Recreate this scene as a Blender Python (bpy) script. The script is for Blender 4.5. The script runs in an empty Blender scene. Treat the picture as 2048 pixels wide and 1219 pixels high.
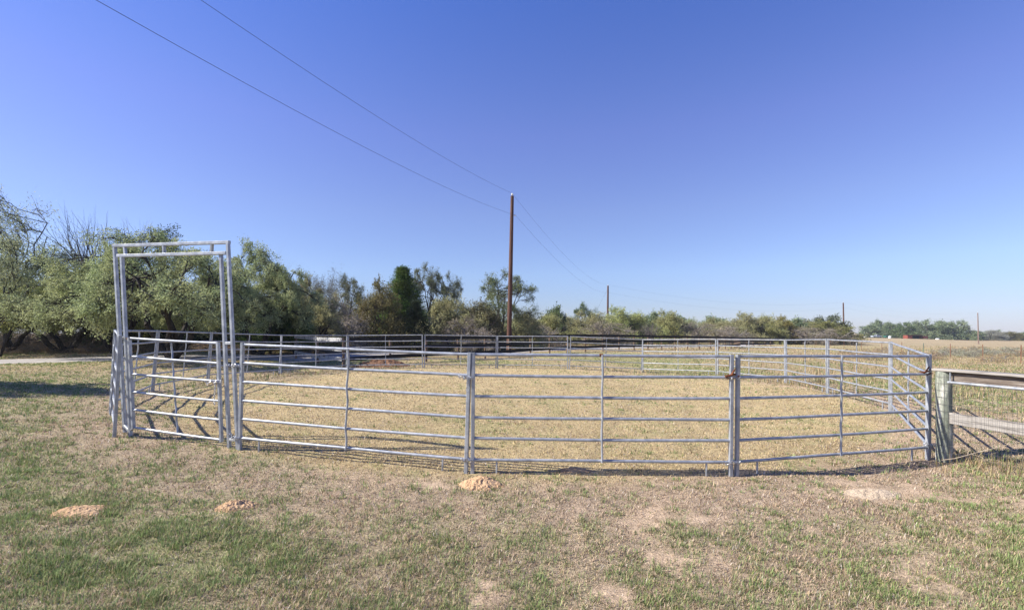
import bpy, math, random
import numpy as np
from mathutils import Vector, Matrix

SC = bpy.context.scene
COL = SC.collection
R = math.radians
F = 950.0          # focal length in photo pixels
HZ = 664.0         # horizon row in the photo
CAMZ = 1.9

# ------------------------------------------------------------------ camera
cd = bpy.data.cameras.new('camera'); cam = bpy.data.objects.new('camera', cd); COL.objects.link(cam)
cam.location = (0, 0, CAMZ); cam.rotation_euler = (R(90), 0, 0)
cd.sensor_width = 36; cd.lens = F/2048*36; cd.shift_y = (HZ-609.5)/2048
cd.clip_start = .05; cd.clip_end = 6000
SC.camera = cam
# ------------------------------------------------------------------ light
SUN_EL = 39.0
sv = Vector((-math.cos(R(SUN_EL)), -.13*math.cos(R(SUN_EL)), math.sin(R(SUN_EL)))).normalized()
w = bpy.data.worlds.new('World'); SC.world = w; w.use_nodes = True
wt = w.node_tree; bg = wt.nodes['Background']
sky = wt.nodes.new('ShaderNodeTexSky'); sky.sky_type = 'NISHITA'; sky.sun_disc = False
sky.sun_elevation = R(SUN_EL); sky.sun_rotation = math.atan2(sv.x, sv.y) % (2*math.pi)
sky.altitude = 100; sky.air_density = 1.0; sky.dust_density = .15; sky.ozone_density = 3.0
tint = wt.nodes.new('ShaderNodeMix'); tint.data_type = 'RGBA'; tint.blend_type = 'MULTIPLY'
tint.inputs[0].default_value = 1; 
wtc = wt.nodes.new('ShaderNodeTexCoord'); wsx = wt.nodes.new('ShaderNodeSeparateXYZ'); wrp = wt.nodes.new('ShaderNodeValToRGB')
wt.links.new(wtc.outputs['Generated'], wsx.inputs[0]); wt.links.new(wsx.outputs[2], wrp.inputs[0])
for _p, _c in ((.05, (.466, .47, .64)), (.12, (.60, .584, .735)), (.24, (.68, .61, .79)), (.38, (.68, .606, .90)), (.426, (.63, .60, .92))): wrp.color_ramp.elements.new(_p).color = (*_c, 1)
_e = wrp.color_ramp.elements; _e[0].color = (.385, .42, .64, 1); _e[len(_e)-1].color = (.44, .55, 1.0, 1); _e[len(_e)-1].position = .6
wt.links.new(wrp.outputs[0], tint.inputs[7])
wt.links.new(sky.outputs[0], tint.inputs[6]); wt.links.new(tint.outputs[2], bg.inputs[0])
bg.inputs[1].default_value = .107
sd = bpy.data.lights.new('sun', 'SUN'); sun = bpy.data.objects.new('sun', sd); COL.objects.link(sun)
sd.energy = 4.9; sd.angle = R(.53); sd.color = (1, .94, .82)
sun.rotation_euler = sv.to_track_quat('Z', 'Y').to_euler(); sun.location = (-30, 0, 30)
SC.view_settings.view_transform = 'Standard'; SC.view_settings.look = 'None'
SC.view_settings.exposure = 1.0; SC.view_settings.gamma = 1

# ------------------------------------------------------------------ helpers
def px(x, y, d):
    return Vector(((x-1024)*d/F, d, CAMZ+(HZ-y)*d/F))

rng = np.random.default_rng(7)
_P = np.random.default_rng(3).random((256, 256))
def vnoise(x, y, s=1.0, o=0):
    x = np.asarray(x, float)/s+o*17.3; y = np.asarray(y, float)/s+o*9.1
    xi = np.floor(x).astype(int); yi = np.floor(y).astype(int); fx = x-xi; fy = y-yi
    fx = fx*fx*(3-2*fx); fy = fy*fy*(3-2*fy)
    g = lambda a, b: _P[a % 256, b % 256]
    return (g(xi, yi)*(1-fx)+g(xi+1, yi)*fx)*(1-fy)+(g(xi, yi+1)*(1-fx)+g(xi+1, yi+1)*fx)*fy
def fbm(x, y, s=1.0, o=0, n=4):
    t = 0; a = 1; k = 0
    for i in range(n):
        t = t+a*vnoise(x, y, s/2**i, o+i*3.7); k += a; a *= .55
    return t/k
def ss(a, b, v):
    t = np.clip((v-a)/(b-a), 0, 1); return t*t*(3-2*t)

# terrain: thin-plate fit through observed ground points (photo x, distance, photo y)
ANCH = [(470,7.24,897),(937,6.45,943),(1468,6.42,948),(1858,7.45,916),(1784,11.1,821),(1655,14.18,785),(1572,17.75,765),
 (1434,21.25,749),(1280,23.59,743),(1138,22.96,738),(994,23.97,735),(847,22.97,735),(695,22.94,736),(560,19.69,747),(415,16.13,759),
 (304,12.58,782),(221,9.33,822),(262,7.75,870),
 (0,23,723),(-300,22,730),(220,25,716),(371,24.5,718),(560,31,706),(50,33,703),(200,32,702),(640,34,703),(-300,34,705),
 (697,24,734),(592,28.5,719),(1139,39,704),(1435,55,698),(1018,35,711),(1541,83,692),(1215,98,686),(1687,136,686),(1956,170,688),
 (1600,100,690),(2048,260,684),(1830,260,677),(1750,280,675),(1215,160,679),(700,60,691),(300,60,689),(0,60,689),(-400,60,689),
 (1300,320,674),(2042,33,727),(1902,43,716),(1764,60,703),(2300,30,727),(2300,60,703),(1024,3,1266),(300,3,1240),(1800,3,1266),
 (0,6,930),(2048,5,1020),(1950,7,925),(1300,13,805),(800,13,795),(-200,11,775),(0,900,672),(1024,900,671),(2048,900,672),(2400,260,684)]
_a = np.array(ANCH, float)
_ax = (_a[:, 0]-1024)*_a[:, 1]/F; _ay = _a[:, 1]; _az = (HZ-_a[:, 2])*_a[:, 1]/F+CAMZ
def _uv(x, y):
    r = np.hypot(x, y); az = np.arctan2(x, y)
    return np.clip(az, -1.2, 1.2)*2.0, np.log(r+4)*1.2, r, az
_au, _av, _, _ = _uv(_ax, _ay)
def _ker(u1, v1, u2, v2):
    r2 = (u1[:, None]-u2[None])**2+(v1[:, None]-v2[None])**2+1e-9
    return r2*np.log(r2)*.5
_n = len(_au)
_K = np.zeros((_n+3, _n+3)); _K[:_n, :_n] = _ker(_au, _av, _au, _av)+np.eye(_n)*.01
_K[:_n, _n:] = np.c_[np.ones(_n), _au, _av]; _K[_n:, :_n] = _K[:_n, _n:].T
_W = np.linalg.solve(_K, np.r_[_az, 0, 0, 0])
def tz(x, y):
    x = np.atleast_1d(np.asarray(x, float)); y = np.atleast_1d(np.asarray(y, float))
    out = np.empty(len(x))
    for s in range(0, len(x), 20000):
        xs, ys = x[s:s+20000], y[s:s+20000]
        u, v, r, az = _uv(xs, ys)
        v = np.minimum(v, math.log(904)*1.2)
        z = _ker(u, v, _au, _av)@_W[:_n]+_W[_n]+_W[_n+1]*u+_W[_n+2]*v
        b = ss(1.05, 1.7, np.abs(az)); nb = 1-ss(1, 2.5, r)
        z = z*(1-b)+0*b; z = z*(1-nb)
        out[s:s+20000] = z
    return out
def T(x, y): return float(tz([x], [y])[0])
def gpt(xp, d, dz=0):
    X = (xp-1024)*d/F; return Vector((X, d, T(X, d)+dz))

def tag(o, label=None, cat=None, group=None, kind=None):
    if label: o['label'] = label
    if cat: o['category'] = cat
    if group: o['group'] = group
    if kind: o['kind'] = kind
    return o
def empty(name, loc, rz=0):
    o = bpy.data.objects.new(name, None); COL.objects.link(o); o.location = loc
    o.rotation_euler = (0, 0, rz); o.empty_display_size = .1; return o

class MB:
    def __init__(s): s.v = []; s.f = []
    def tube(s, p0, p1, r0, r1=None, n=8, cap=True):
        p0 = Vector(p0); p1 = Vector(p1); r1 = r0 if r1 is None else r1
        d = (p1-p0).normalized(); a = d.orthogonal().normalized(); b = d.cross(a); k = len(s.v)
        for p, r in ((p0, r0), (p1, r1)):
            for i in range(n):
                t = 2*math.pi*i/n; s.v.append(p+a*(math.cos(t)*r)+b*(math.sin(t)*r))
        for i in range(n):
            j = (i+1) % n; s.f.append((k+i, k+j, k+n+j, k+n+i))
        if cap:
            s.f.append(tuple(k+i for i in range(n))[::-1]); s.f.append(tuple(k+n+i for i in range(n)))
        return s
    def path(s, pts, rad, n=8, closed=False):
        pts = [Vector(p) for p in pts]; m = len(pts); k = len(s.v)
        rs = rad if hasattr(rad, '__len__') else [rad]*m
        a = None
        for i, p in enumerate(pts):
            if closed: d = pts[(i+1) % m]-pts[i-1]
            else: d = pts[min(i+1, m-1)]-pts[max(i-1, 0)]
            d.normalize()
            if a is None: a = d.orthogonal().normalized()
            a = (a-d*a.dot(d)).normalized(); b = d.cross(a)
            for j in range(n):
                t = 2*math.pi*j/n; s.v.append(p+(a*math.cos(t)+b*math.sin(t))*rs[i])
        for i in range(m if closed else m-1):
            i2 = (i+1) % m
            for j in range(n):
                j2 = (j+1) % n; s.f.append((k+i*n+j, k+i*n+j2, k+i2*n+j2, k+i2*n+j))
        if not closed:
            s.f.append(tuple(k+j for j in range(n))[::-1]); s.f.append(tuple(k+(m-1)*n+j for j in range(n)))
        return s
    def bar(s, p0, p1, w, h, up=(0, 0, 1), bev=.12):
        "box between two points, chamfered along its length"
        p0 = Vector(p0); p1 = Vector(p1); d = (p1-p0).normalized(); up = Vector(up)
        a = d.cross(up).normalized(); b = a.cross(d).normalized(); c = min(w, h)*bev; k = len(s.v)
        pr = [(-w/2+c, -h/2), (w/2-c, -h/2), (w/2, -h/2+c), (w/2, h/2-c), (w/2-c, h/2), (-w/2+c, h/2), (-w/2, h/2-c), (-w/2, -h/2+c)]
        for p in (p0, p1):
            for x, y in pr: s.v.append(p+a*x+b*y)
        for i in range(8):
            j = (i+1) % 8; s.f.append((k+i, k+j, k+8+j, k+8+i))
        s.f.append(tuple(range(k, k+8))[::-1]); s.f.append(tuple(range(k+8, k+16)))
        return s
    def box(s, c, sz):
        c = Vector(c); return s.bar(c-Vector((sz[0]/2, 0, 0)), c+Vector((sz[0]/2, 0, 0)), sz[1], sz[2])
    def build(s, name, mat, parent=None, smooth=True, loc=None):
        me = bpy.data.meshes.new(name); me.from_pydata([tuple(v) for v in s.v], [], s.f); me.update()
        if smooth:
            me.polygons.foreach_set('use_smooth', [True]*len(me.polygons))
            if hasattr(me, 'set_sharp_from_angle'): me.set_sharp_from_angle(angle=R(35))
        me.materials.append(mat)
        o = bpy.data.objects.new(name, me); COL.objects.link(o)
        if parent: o.parent = parent
        if loc is not None: o.location = loc
        return o

def np_mesh(name, V, Q, mat, attr=None, smooth=False, parent=None):
    me = bpy.data.meshes.new(name); k = Q.shape[1]
    me.vertices.add(len(V)); me.vertices.foreach_set('co', np.ascontiguousarray(V, dtype=np.float32).ravel())
    me.loops.add(Q.size); me.loops.foreach_set('vertex_index', np.ascontiguousarray(Q, dtype=np.int32).ravel())
    me.polygons.add(len(Q)); me.polygons.foreach_set('loop_start', np.arange(0, Q.size, k, dtype=np.int32))
    me.polygons.foreach_set('loop_total', np.full(len(Q), k, np.int32))
    if smooth: me.polygons.foreach_set('use_smooth', np.ones(len(Q), bool))
    me.update(calc_edges=True)
    if attr:
        for nm, arr in attr.items():
            A = me.color_attributes.new(nm, 'FLOAT_COLOR', 'POINT')
            A.data.foreach_set('color', np.ascontiguousarray(np.c_[arr, np.ones(len(arr))], dtype=np.float32).ravel())
    me.materials.append(mat)
    o = bpy.data.objects.new(name, me); COL.objects.link(o)
    if parent: o.parent = parent
    return o

def kids(o): return [c for c in bpy.data.objects if c.parent == o]
def copy_tree(o, parent=None):
    c = o.copy(); COL.objects.link(c)
    if parent: c.parent = parent
    for ch in kids(o):
        copy_tree(ch, c)
    return c

# ------------------------------------------------------------------ materials
def mat(name, fn, **kw):
    m = bpy.data.materials.new(name); m.use_nodes = True; nt = m.node_tree
    b = nt.nodes['Principled BSDF']; fn(nt, b); return m
def N(nt, t, **kw):
    n = nt.nodes.new(t)
    for k, v in kw.items():
        if k.startswith('i_'):
            key = k[2:]; n.inputs[int(key) if key.isdigit() else key].default_value = v
        else: setattr(n, k, v)
    return n
def ramp(nt, src, stops):
    r = nt.nodes.new('ShaderNodeValToRGB'); e = r.color_ramp.elements
    while len(e) < len(stops): e.new(.5)
    for i, (p, c) in enumerate(stops):
        e[i].position = p; e[i].color = (*c, 1) if len(c) == 3 else c
    nt.links.new(src, r.inputs[0]); return r.outputs[0]
def noise_col(stops, scale=5, detail=6, rough=.6, stretch=(1, 1, 1), rg=.8, met=0, bump=.3, bscale=None, bdist=.01, dist=0, spec=.3, rgvar=0):
    def fn(nt, b):
        tc = N(nt, 'ShaderNodeTexCoord'); mp = N(nt, 'ShaderNodeMapping'); mp.inputs['Scale'].default_value = stretch
        nt.links.new(tc.outputs['Object'], mp.inputs[0])
        n = N(nt, 'ShaderNodeTexNoise', i_Scale=scale, i_Detail=detail, i_Roughness=rough, i_Distortion=dist)
        nt.links.new(mp.outputs[0], n.inputs['Vector'])
        nt.links.new(ramp(nt, n.outputs[0], stops), b.inputs['Base Color'])
        b.inputs['Roughness'].default_value = rg; b.inputs['Metallic'].default_value = met
        b.inputs['Specular IOR Level'].default_value = spec
        n2 = N(nt, 'ShaderNodeTexNoise', i_Scale=bscale or scale*4, i_Detail=5)
        nt.links.new(mp.outputs[0], n2.inputs['Vector'])
        if rgvar:
            mr = N(nt, 'ShaderNodeMapRange'); mr.inputs[3].default_value = rg-rgvar; mr.inputs[4].default_value = rg+rgvar
            mr.inputs[1].default_value = .3; mr.inputs[2].default_value = .7
            nt.links.new(n2.outputs[0], mr.inputs[0]); nt.links.new(mr.outputs[0], b.inputs['Roughness'])
        if bump:
            bp = N(nt, 'ShaderNodeBump', i_Strength=bump, i_Distance=bdist)
            nt.links.new(n2.outputs[0], bp.inputs['Height']); nt.links.new(bp.outputs[0], b.inputs['Normal'])
    return fn
M = {}
M['galv'] = mat('galvanised_steel', noise_col([(.3, (.22, .24, .27)), (.5, (.32, .34, .375)), (.62, (.42, .44, .47)), (.8, (.28, .29, .31))], scale=9, stretch=(1, 1, 1), rg=.42, met=.35, bump=.08, bscale=60, bdist=.002, rgvar=.12, spec=.5))
def add_wear(m):
    nt = m.node_tree; b = nt.nodes['Principled BSDF']; src = b.inputs['Base Color'].links[0].from_socket
    tc = N(nt, 'ShaderNodeTexCoord')
    for sc, lo, hi, colr, amt in ((3.0, .56, .66, (.5, .5, .49, 1), .7), (2.0, .6, .72, (.2, .2, .21, 1), .7), (7.0, .69, .74, (.2, .085, .04, 1), .8)):
        n = N(nt, 'ShaderNodeTexNoise', i_Scale=sc, i_Detail=8, i_Roughness=.7); nt.links.new(tc.outputs['Object'], n.inputs['Vector'])
        mr = N(nt, 'ShaderNodeMapRange'); mr.inputs[1].default_value = lo; mr.inputs[2].default_value = hi; mr.inputs[4].default_value = amt
        nt.links.new(n.outputs[0], mr.inputs[0]); mx = N(nt, 'ShaderNodeMix', data_type='RGBA'); mx.inputs[7].default_value = colr
        nt.links.new(mr.outputs[0], mx.inputs[0]); nt.links.new(src, mx.inputs[6]); src = mx.outputs[2]
    nt.links.new(src, b.inputs['Base Color'])
add_wear(M['galv'])
M['chain'] = mat('bright_chain', noise_col([(.3, (.5, .5, .5)), (.7, (.7, .7, .7))], scale=30, rg=.3, met=.9, bump=.1, spec=.5))
M['rust'] = mat('rusty_iron', noise_col([(.3, (.05, .018, .01)), (.55, (.16, .05, .02)), (.75, (.3, .12, .05))], scale=25, rg=.85, met=.2, bump=.5, bdist=.003))
M['pole'] = mat('creosote_pole', noise_col([(.3, (.045, .02, .014)), (.5, (.09, .042, .03)), (.75, (.15, .085, .062))], scale=4, stretch=(6, 6, .25), rg=.8, bump=.6, bscale=10))
M['pole_grey'] = mat('weathered_pole', noise_col([(.3, (.12, .07, .05)), (.7, (.26, .2, .17))], scale=3, stretch=(6, 6, .25), rg=.85, bump=.5, bscale=10))
M['board_dark'] = mat('shaded_stained_board', noise_col([(.35, (.008, .008, .009)), (.6, (.02, .019, .02)), (.8, (.07, .06, .055))], scale=3, stretch=(2, 2, 8), rg=.85, bump=.4))  # dark stained boards; shade on this run's face also put into the colour
M['board_peel'] = mat('peeling_board', noise_col([(.38, (.05, .05, .055)), (.44, (.12, .12, .13)), (.5, (.5, .5, .51)), (.6, (.3, .3, .31)), (.8, (.62, .62, .62))], scale=3.2, stretch=(3, 3, 1.2), detail=8, rough=.72, rg=.85, bump=.4))
M['post_brown'] = mat('brown_post', noise_col([(.3, (.09, .06, .042)), (.7, (.24, .165, .115))], scale=3, stretch=(5, 5, .6), rg=.85, bump=.4))
M['board_grey'] = mat('weathered_grey_board', noise_col([(.3, (.12, .105, .095)), (.5, (.28, .26, .24)), (.75, (.4, .375, .35))], scale=2.6, stretch=(1, 1, 14), detail=9, rough=.65, rg=.85, bump=.7, bscale=5, bdist=.006, dist=.3))
M['board_shaded'] = mat('shaded_brown_board', noise_col([(.3, (.06, .045, .035)), (.5, (.15, .12, .1)), (.75, (.3, .265, .235))], scale=2.6, stretch=(1, 1, 14), detail=9, rough=.65, rg=.85, bump=.7, bscale=5, bdist=.006, dist=.3))  # shade under the top board put into a darker, browner wood colour
M['post_green'] = mat('treated_green_post', noise_col([(.3, (.1, .115, .09)), (.46, (.2, .22, .18)), (.55, (.33, .345, .29)), (.63, (.6, .59, .53)), (.72, (.22, .235, .2)), (.8, (.34, .34, .3))], scale=2.6, stretch=(3.5, 3.5, .7), detail=8, rough=.62, rg=.85, bump=.8, bscale=9, bdist=.008))
M['wire'] = mat('dull_wire', noise_col([(.3, (.1, .1, .1)), (.7, (.25, .25, .24))], scale=20, rg=.55, met=.6, bump=0))
M['cable'] = mat('power_cable', noise_col([(.3, (.03, .03, .032)), (.7, (.06, .06, .065))], scale=20, rg=.6, bump=0))
M['porcelain'] = mat('porcelain', noise_col([(.3, (.7, .7, .68)), (.7, (.8, .8, .78))], scale=20, rg=.25, bump=0, spec=.5))
M['bark'] = mat('dark_bark', noise_col([(.3, (.022, .018, .016)), (.6, (.055, .045, .04)), (.8, (.11, .095, .085))], scale=5, stretch=(3, 3, 1), rg=.9, bump=.8, bdist=.02))
M['bark_pale'] = mat('pale_dead_bark', noise_col([(.3, (.13, .115, .105)), (.6, (.24, .22, .205)), (.8, (.34, .32, .3))], scale=5, stretch=(3, 3, 1), rg=.9, bump=.6, bdist=.02))
M['bark_grey'] = mat('grey_bark', noise_col([(.3, (.08, .07, .065)), (.6, (.14, .125, .115)), (.8, (.22, .2, .185))], scale=5, stretch=(3, 3, 1), rg=.9, bump=.5, bdist=.02))
M['soil'] = mat('orange_sand_soil', noise_col([(.3, (.36, .225, .13)), (.55, (.5, .335, .2)), (.8, (.6, .43, .27))], scale=9, detail=9, rough=.7, rg=.95, bump=1, bscale=45, bdist=.02, spec=.1))
M['sand'] = mat('pale_sand', noise_col([(.3, (.33, .26, .185)), (.55, (.45, .36, .265)), (.8, (.54, .44, .33))], scale=9, detail=9, rough=.7, rg=.95, bump=1, bscale=45, bdist=.02, spec=.1))
M['soil_dark'] = mat('dark_brown_soil', noise_col([(.3, (.1, .055, .035)), (.7, (.24, .14, .09))], scale=9, detail=9, rg=.95, bump=1, bscale=45, bdist=.02, spec=.1))  # darker brown soil for the heap by the fence corner
M['road'] = mat('gravel_road', noise_col([(.3, (.24, .22, .205)), (.55, (.36, .335, .31)), (.8, (.45, .42, .385))], scale=1.2, detail=10, rough=.75, rg=.95, bump=.6, bscale=25, bdist=.02, spec=.1))
M['hide'] = mat('black_hide', noise_col([(.3, (.008, .008, .009)), (.7, (.02, .018, .018))], scale=4, rg=.6, bump=0))
M['silver'] = mat('silver_paint', noise_col([(.3, (.42, .47, .52)), (.7, (.5, .55, .6))], scale=3, rg=.3, met=.3, bump=0, spec=.5))
M['glass'] = mat('dark_glass', noise_col([(.3, (.02, .022, .025)), (.7, (.03, .033, .036))], scale=3, rg=.08, bump=0, spec=.6))
M['rubber'] = mat('rubber', noise_col([(.3, (.015, .015, .015)), (.7, (.03, .03, .03))], scale=3, rg=.9, bump=0))
M['red'] = mat('red_sheet_metal', noise_col([(.3, (.17, .04, .026)), (.7, (.25, .065, .04))], scale=2, stretch=(1, 1, .3), rg=.6, bump=.2))
M['teal'] = mat('green_paint', noise_col([(.3, (.03, .12, .09)), (.7, (.05, .18, .13))], scale=2, rg=.5, bump=0))
M['white'] = mat('white_paint', noise_col([(.3, (.62, .62, .6)), (.7, (.76, .76, .74))], scale=6, rg=.6, bump=.1))
M['rustpost'] = mat('rusty_fence_post', noise_col([(.3, (.11, .05, .03)), (.7, (.25, .13, .08))], scale=6, rg=.85, bump=.2))
M['greenpost'] = mat('green_fence_post', noise_col([(.3, (.05, .09, .07)), (.7, (.12, .17, .14))], scale=6, rg=.8, bump=.2))
M['stick'] = mat('dry_stick', noise_col([(.3, (.2, .16, .12)), (.7, (.42, .36, .29))], scale=8, rg=.9, bump=.3))

def leaf_fn(trans=.35):
    def fn(nt, b):
        oi = N(nt, 'ShaderNodeObjectInfo'); ge = N(nt, 'ShaderNodeNewGeometry')
        hs = N(nt, 'ShaderNodeHueSaturation')
        m1 = N(nt, 'ShaderNodeMapRange'); m1.inputs[3].default_value = .55; m1.inputs[4].default_value = 1.5
        nt.links.new(ge.outputs['Random Per Island'], m1.inputs[0]); nt.links.new(m1.outputs[0], hs.inputs['Value'])
        tc = N(nt, 'ShaderNodeTexCoord')
        n = N(nt, 'ShaderNodeTexNoise', i_Scale=.9, i_Detail=3); nt.links.new(tc.outputs['Object'], n.inputs['Vector'])
        m2 = N(nt, 'ShaderNodeMapRange'); m2.inputs[1].default_value = .3; m2.inputs[2].default_value = .7; m2.inputs[3].default_value = .475; m2.inputs[4].default_value = .525
        nt.links.new(n.outputs[0], m2.inputs[0]); nt.links.new(m2.outputs[0], hs.inputs['Hue'])
        nt.links.new(oi.outputs['Color'], hs.inputs['Color'])
        nt.links.new(hs.outputs[0], b.inputs['Base Color']); b.inputs['Roughness'].default_value = .6; b.inputs['Specular IOR Level'].default_value = .15
        tr = N(nt, 'ShaderNodeBsdfTranslucent'); nt.links.new(hs.outputs[0], tr.inputs[0])
        mx = N(nt, 'ShaderNodeMixShader', i_0=trans); out = nt.nodes['Material Output']
        nt.links.new(b.outputs[0], mx.inputs[1]); nt.links.new(tr.outputs[0], mx.inputs[2]); nt.links.new(mx.outputs[0], out.inputs[0])
    return fn
M['leaf'] = mat('foliage', leaf_fn())
def blade_fn(nt, b):
    at = N(nt, 'ShaderNodeAttribute', attribute_name='Col')
    nt.links.new(at.outputs['Color'], b.inputs['Base Color']); b.inputs['Roughness'].default_value = .6; b.inputs['Specular IOR Level'].default_value = .2
    tr = N(nt, 'ShaderNodeBsdfTranslucent'); nt.links.new(at.outputs['Color'], tr.inputs[0])
    mx = N(nt, 'ShaderNodeMixShader', i_0=.3); out = nt.nodes['Material Output']
    nt.links.new(b.outputs[0], mx.inputs[1]); nt.links.new(tr.outputs[0], mx.inputs[2]); nt.links.new(mx.outputs[0], out.inputs[0])
M['blade'] = mat('grass_blades', blade_fn)
def ground_fn(nt, b):
    at = N(nt, 'ShaderNodeAttribute', attribute_name='Col'); tc = N(nt, 'ShaderNodeTexCoord')
    acc = at.outputs['Color']
    for sc, lo, hi in ((55, .55, 1.45), (9, .75, 1.25), (1.3, .85, 1.15), (.22, .88, 1.12)):
        n = N(nt, 'ShaderNodeTexNoise', i_Scale=sc, i_Detail=6, i_Roughness=.7); nt.links.new(tc.outputs['Object'], n.inputs['Vector'])
        mr = N(nt, 'ShaderNodeMapRange'); mr.inputs[1].default_value = .3; mr.inputs[2].default_value = .7; mr.inputs[3].default_value = lo; mr.inputs[4].default_value = hi
        nt.links.new(n.outputs[0], mr.inputs[0])
        mu = N(nt, 'ShaderNodeMix', data_type='RGBA', blend_type='MULTIPLY'); mu.inputs[0].default_value = 1
        nt.links.new(acc, mu.inputs[6]); nt.links.new(mr.outputs[0], mu.inputs[7]); acc = mu.outputs[2]
    nt.links.new(acc, b.inputs['Base Color']); b.inputs['Roughness'].default_value = .95; b.inputs['Specular IOR Level'].default_value = .08
    n = N(nt, 'ShaderNodeTexNoise', i_Scale=30, i_Detail=8, i_Roughness=.75); nt.links.new(tc.outputs['Object'], n.inputs['Vector'])
    bp = N(nt, 'ShaderNodeBump', i_Strength=.9, i_Distance=.04)
    nt.links.new(n.outputs[0], bp.inputs['Height']); nt.links.new(bp.outputs[0], b.inputs['Normal'])
M['ground'] = mat('pasture', ground_fn)

# ------------------------------------------------------------------ ground cover map
PC = Vector((0.25, 15.1)); PR = 9.0
def pen_mask(x, y):
    r = np.hypot((x-PC.x)*.96, y-PC.y); return 1-ss(8.6, 9.3, r)
def bare(x, y):
    "bare sandy soil 0..1"
    b = ss(.57, .7, .5*fbm(x, y, .9, 5, 3)+.5*fbm(x, y, .28, 15, 3))*ss(-3.5, 2, x)*.85
    b = b*(1-pen_mask(x, y)*.9)*(1-ss(14, 20, y))
    r = np.hypot((x-PC.x)*.96, y-PC.y)
    ring = np.exp(-((r-9.15)/.35)**2)*ss(.42, .6, fbm(x, y, .7, 8))
    b = np.maximum(b, ring*.5)
    for cx, cy, rx, ry in ((4.55, 5.95, .5, .22), (3.15, 3.72, .25, .3), (3.4, 3.95, .3, .18), (-.2, 3.45, .3, .3), (.75, 3.5, .25, .2), (-1.1, 5.9, .5, .25), (2.0, 4.9, .35, .18), (9.8, 16.0, .5, 1.4)):
        b = np.maximum(b, ss(.42, .72, np.exp(-(((x-cx)/rx)**2+((y-cy)/ry)**2)*.9)*.75+.9*(fbm(x, y, .22, 2)-.45)+.3*(fbm(x, y, .05, 7, 2)-.5))*.9)
    return np.clip(b, 0, 1)
def cover(x, y):
    "green share, straw share"
    pen = pen_mask(x, y)
    g = .35*fbm(x, y, 1.3, 1, 3)+.65*fbm(x, y, .3, 11, 3); g2 = fbm(x, y, 5.0, 4, 3)
    left = 1-ss(-3.5, 2.5, x-.25*(y-5))
    near = 1-ss(9, 12, y)
    green = .22+ss(.44, .62, g)*.42+left*.24
    r = np.hypot((x-PC.x)*.96, y-PC.y)
    drying = np.exp(-((r-9.9)/.9)**2)*ss(6.5, 5.2, y)*0+np.exp(-((r-9.8)/1.0)**2)
    green = green*(1-.72*np.clip(drying, 0, 1)*(1-pen))
    green = green*(1-pen)+pen*(ss(.5, .66, g)*.34+.05)
    far = ss(12, 20, y)*(1-pen)
    green = green*(1-far)+far*(ss(.42, .6, g2)*.5+.18)
    fr = ss(10, 20, x)*ss(6, 12, y)
    green = green*(1-fr)+fr*(ss(.45, .62, g2)*.4+.12)
    return np.clip(green, 0, 1), pen
C_GREEN = np.array((.19, .245, .085)); C_STRAW = np.array((.54, .42, .235)); C_DEAD = np.array((.48, .365, .265)); C_SOIL = np.array((.36, .25, .165)); C_SAND = np.array((.53, .40, .28))

def make_ground():
    nr, na = 300, 400
    r = np.r_[0, np.geomspace(.8, 3500, nr-1)]; a = np.linspace(0, 2*np.pi, na, endpoint=False)
    # denser towards the view
    a = a+.55*np.sin(a)*-1
    RR, AA = np.meshgrid(r, a, indexing='ij'); x = (RR*np.sin(AA)).ravel(); y = (RR*np.cos(AA)).ravel()
    z = tz(x, y)
    rr = np.hypot(x, y)
    z = z+(fbm(x, y, .5, 2)-.5)*.05*(1-ss(15, 30, rr))-.02*(1-ss(15, 30, rr))
    g, pen = cover(x, y); b = bare(x, y)
    
    fd = ss(8, 30, rr)[:, None]
    dry = C_DEAD*(1-pen[:, None])+C_STRAW*pen[:, None]*.86
    dry = dry*(1-fd*(1-pen[:, None]))+np.array((.36, .28, .16))*fd*(1-pen[:, None])
    dry = dry*(.82+.18*np.maximum(ss(8, 26, rr), pen*.5))[:, None]
    c = dry*(1-g[:, None]*.6)+C_GREEN*1.1*g[:, None]*.6
    c = c*(1-b[:, None])+(C_SAND*b[:, None]+C_SOIL*(1-b[:, None]))*b[:, None]
    # bare brown earth under the left trees, pale far field on the right
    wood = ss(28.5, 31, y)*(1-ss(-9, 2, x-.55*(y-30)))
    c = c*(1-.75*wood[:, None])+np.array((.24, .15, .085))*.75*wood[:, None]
    fld = ss(50, 90, x)*1.0
    c = c*(1-.6*fld[:, None])+np.array((.34, .26, .17))*.6*fld[:, None]
    i = np.arange(nr-1)[:, None]*na; j = np.arange(na)[None]; j2 = (j+1) % na
    Q = np.stack([i+j, i+na+j, i+na+j2, i+j2], -1).reshape(-1, 4)
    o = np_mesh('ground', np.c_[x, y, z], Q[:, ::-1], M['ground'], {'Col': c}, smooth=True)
    tag(o, 'dry pasture ground of straw coloured and green grass over sandy soil', 'ground', kind='structure')
make_ground()

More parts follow.
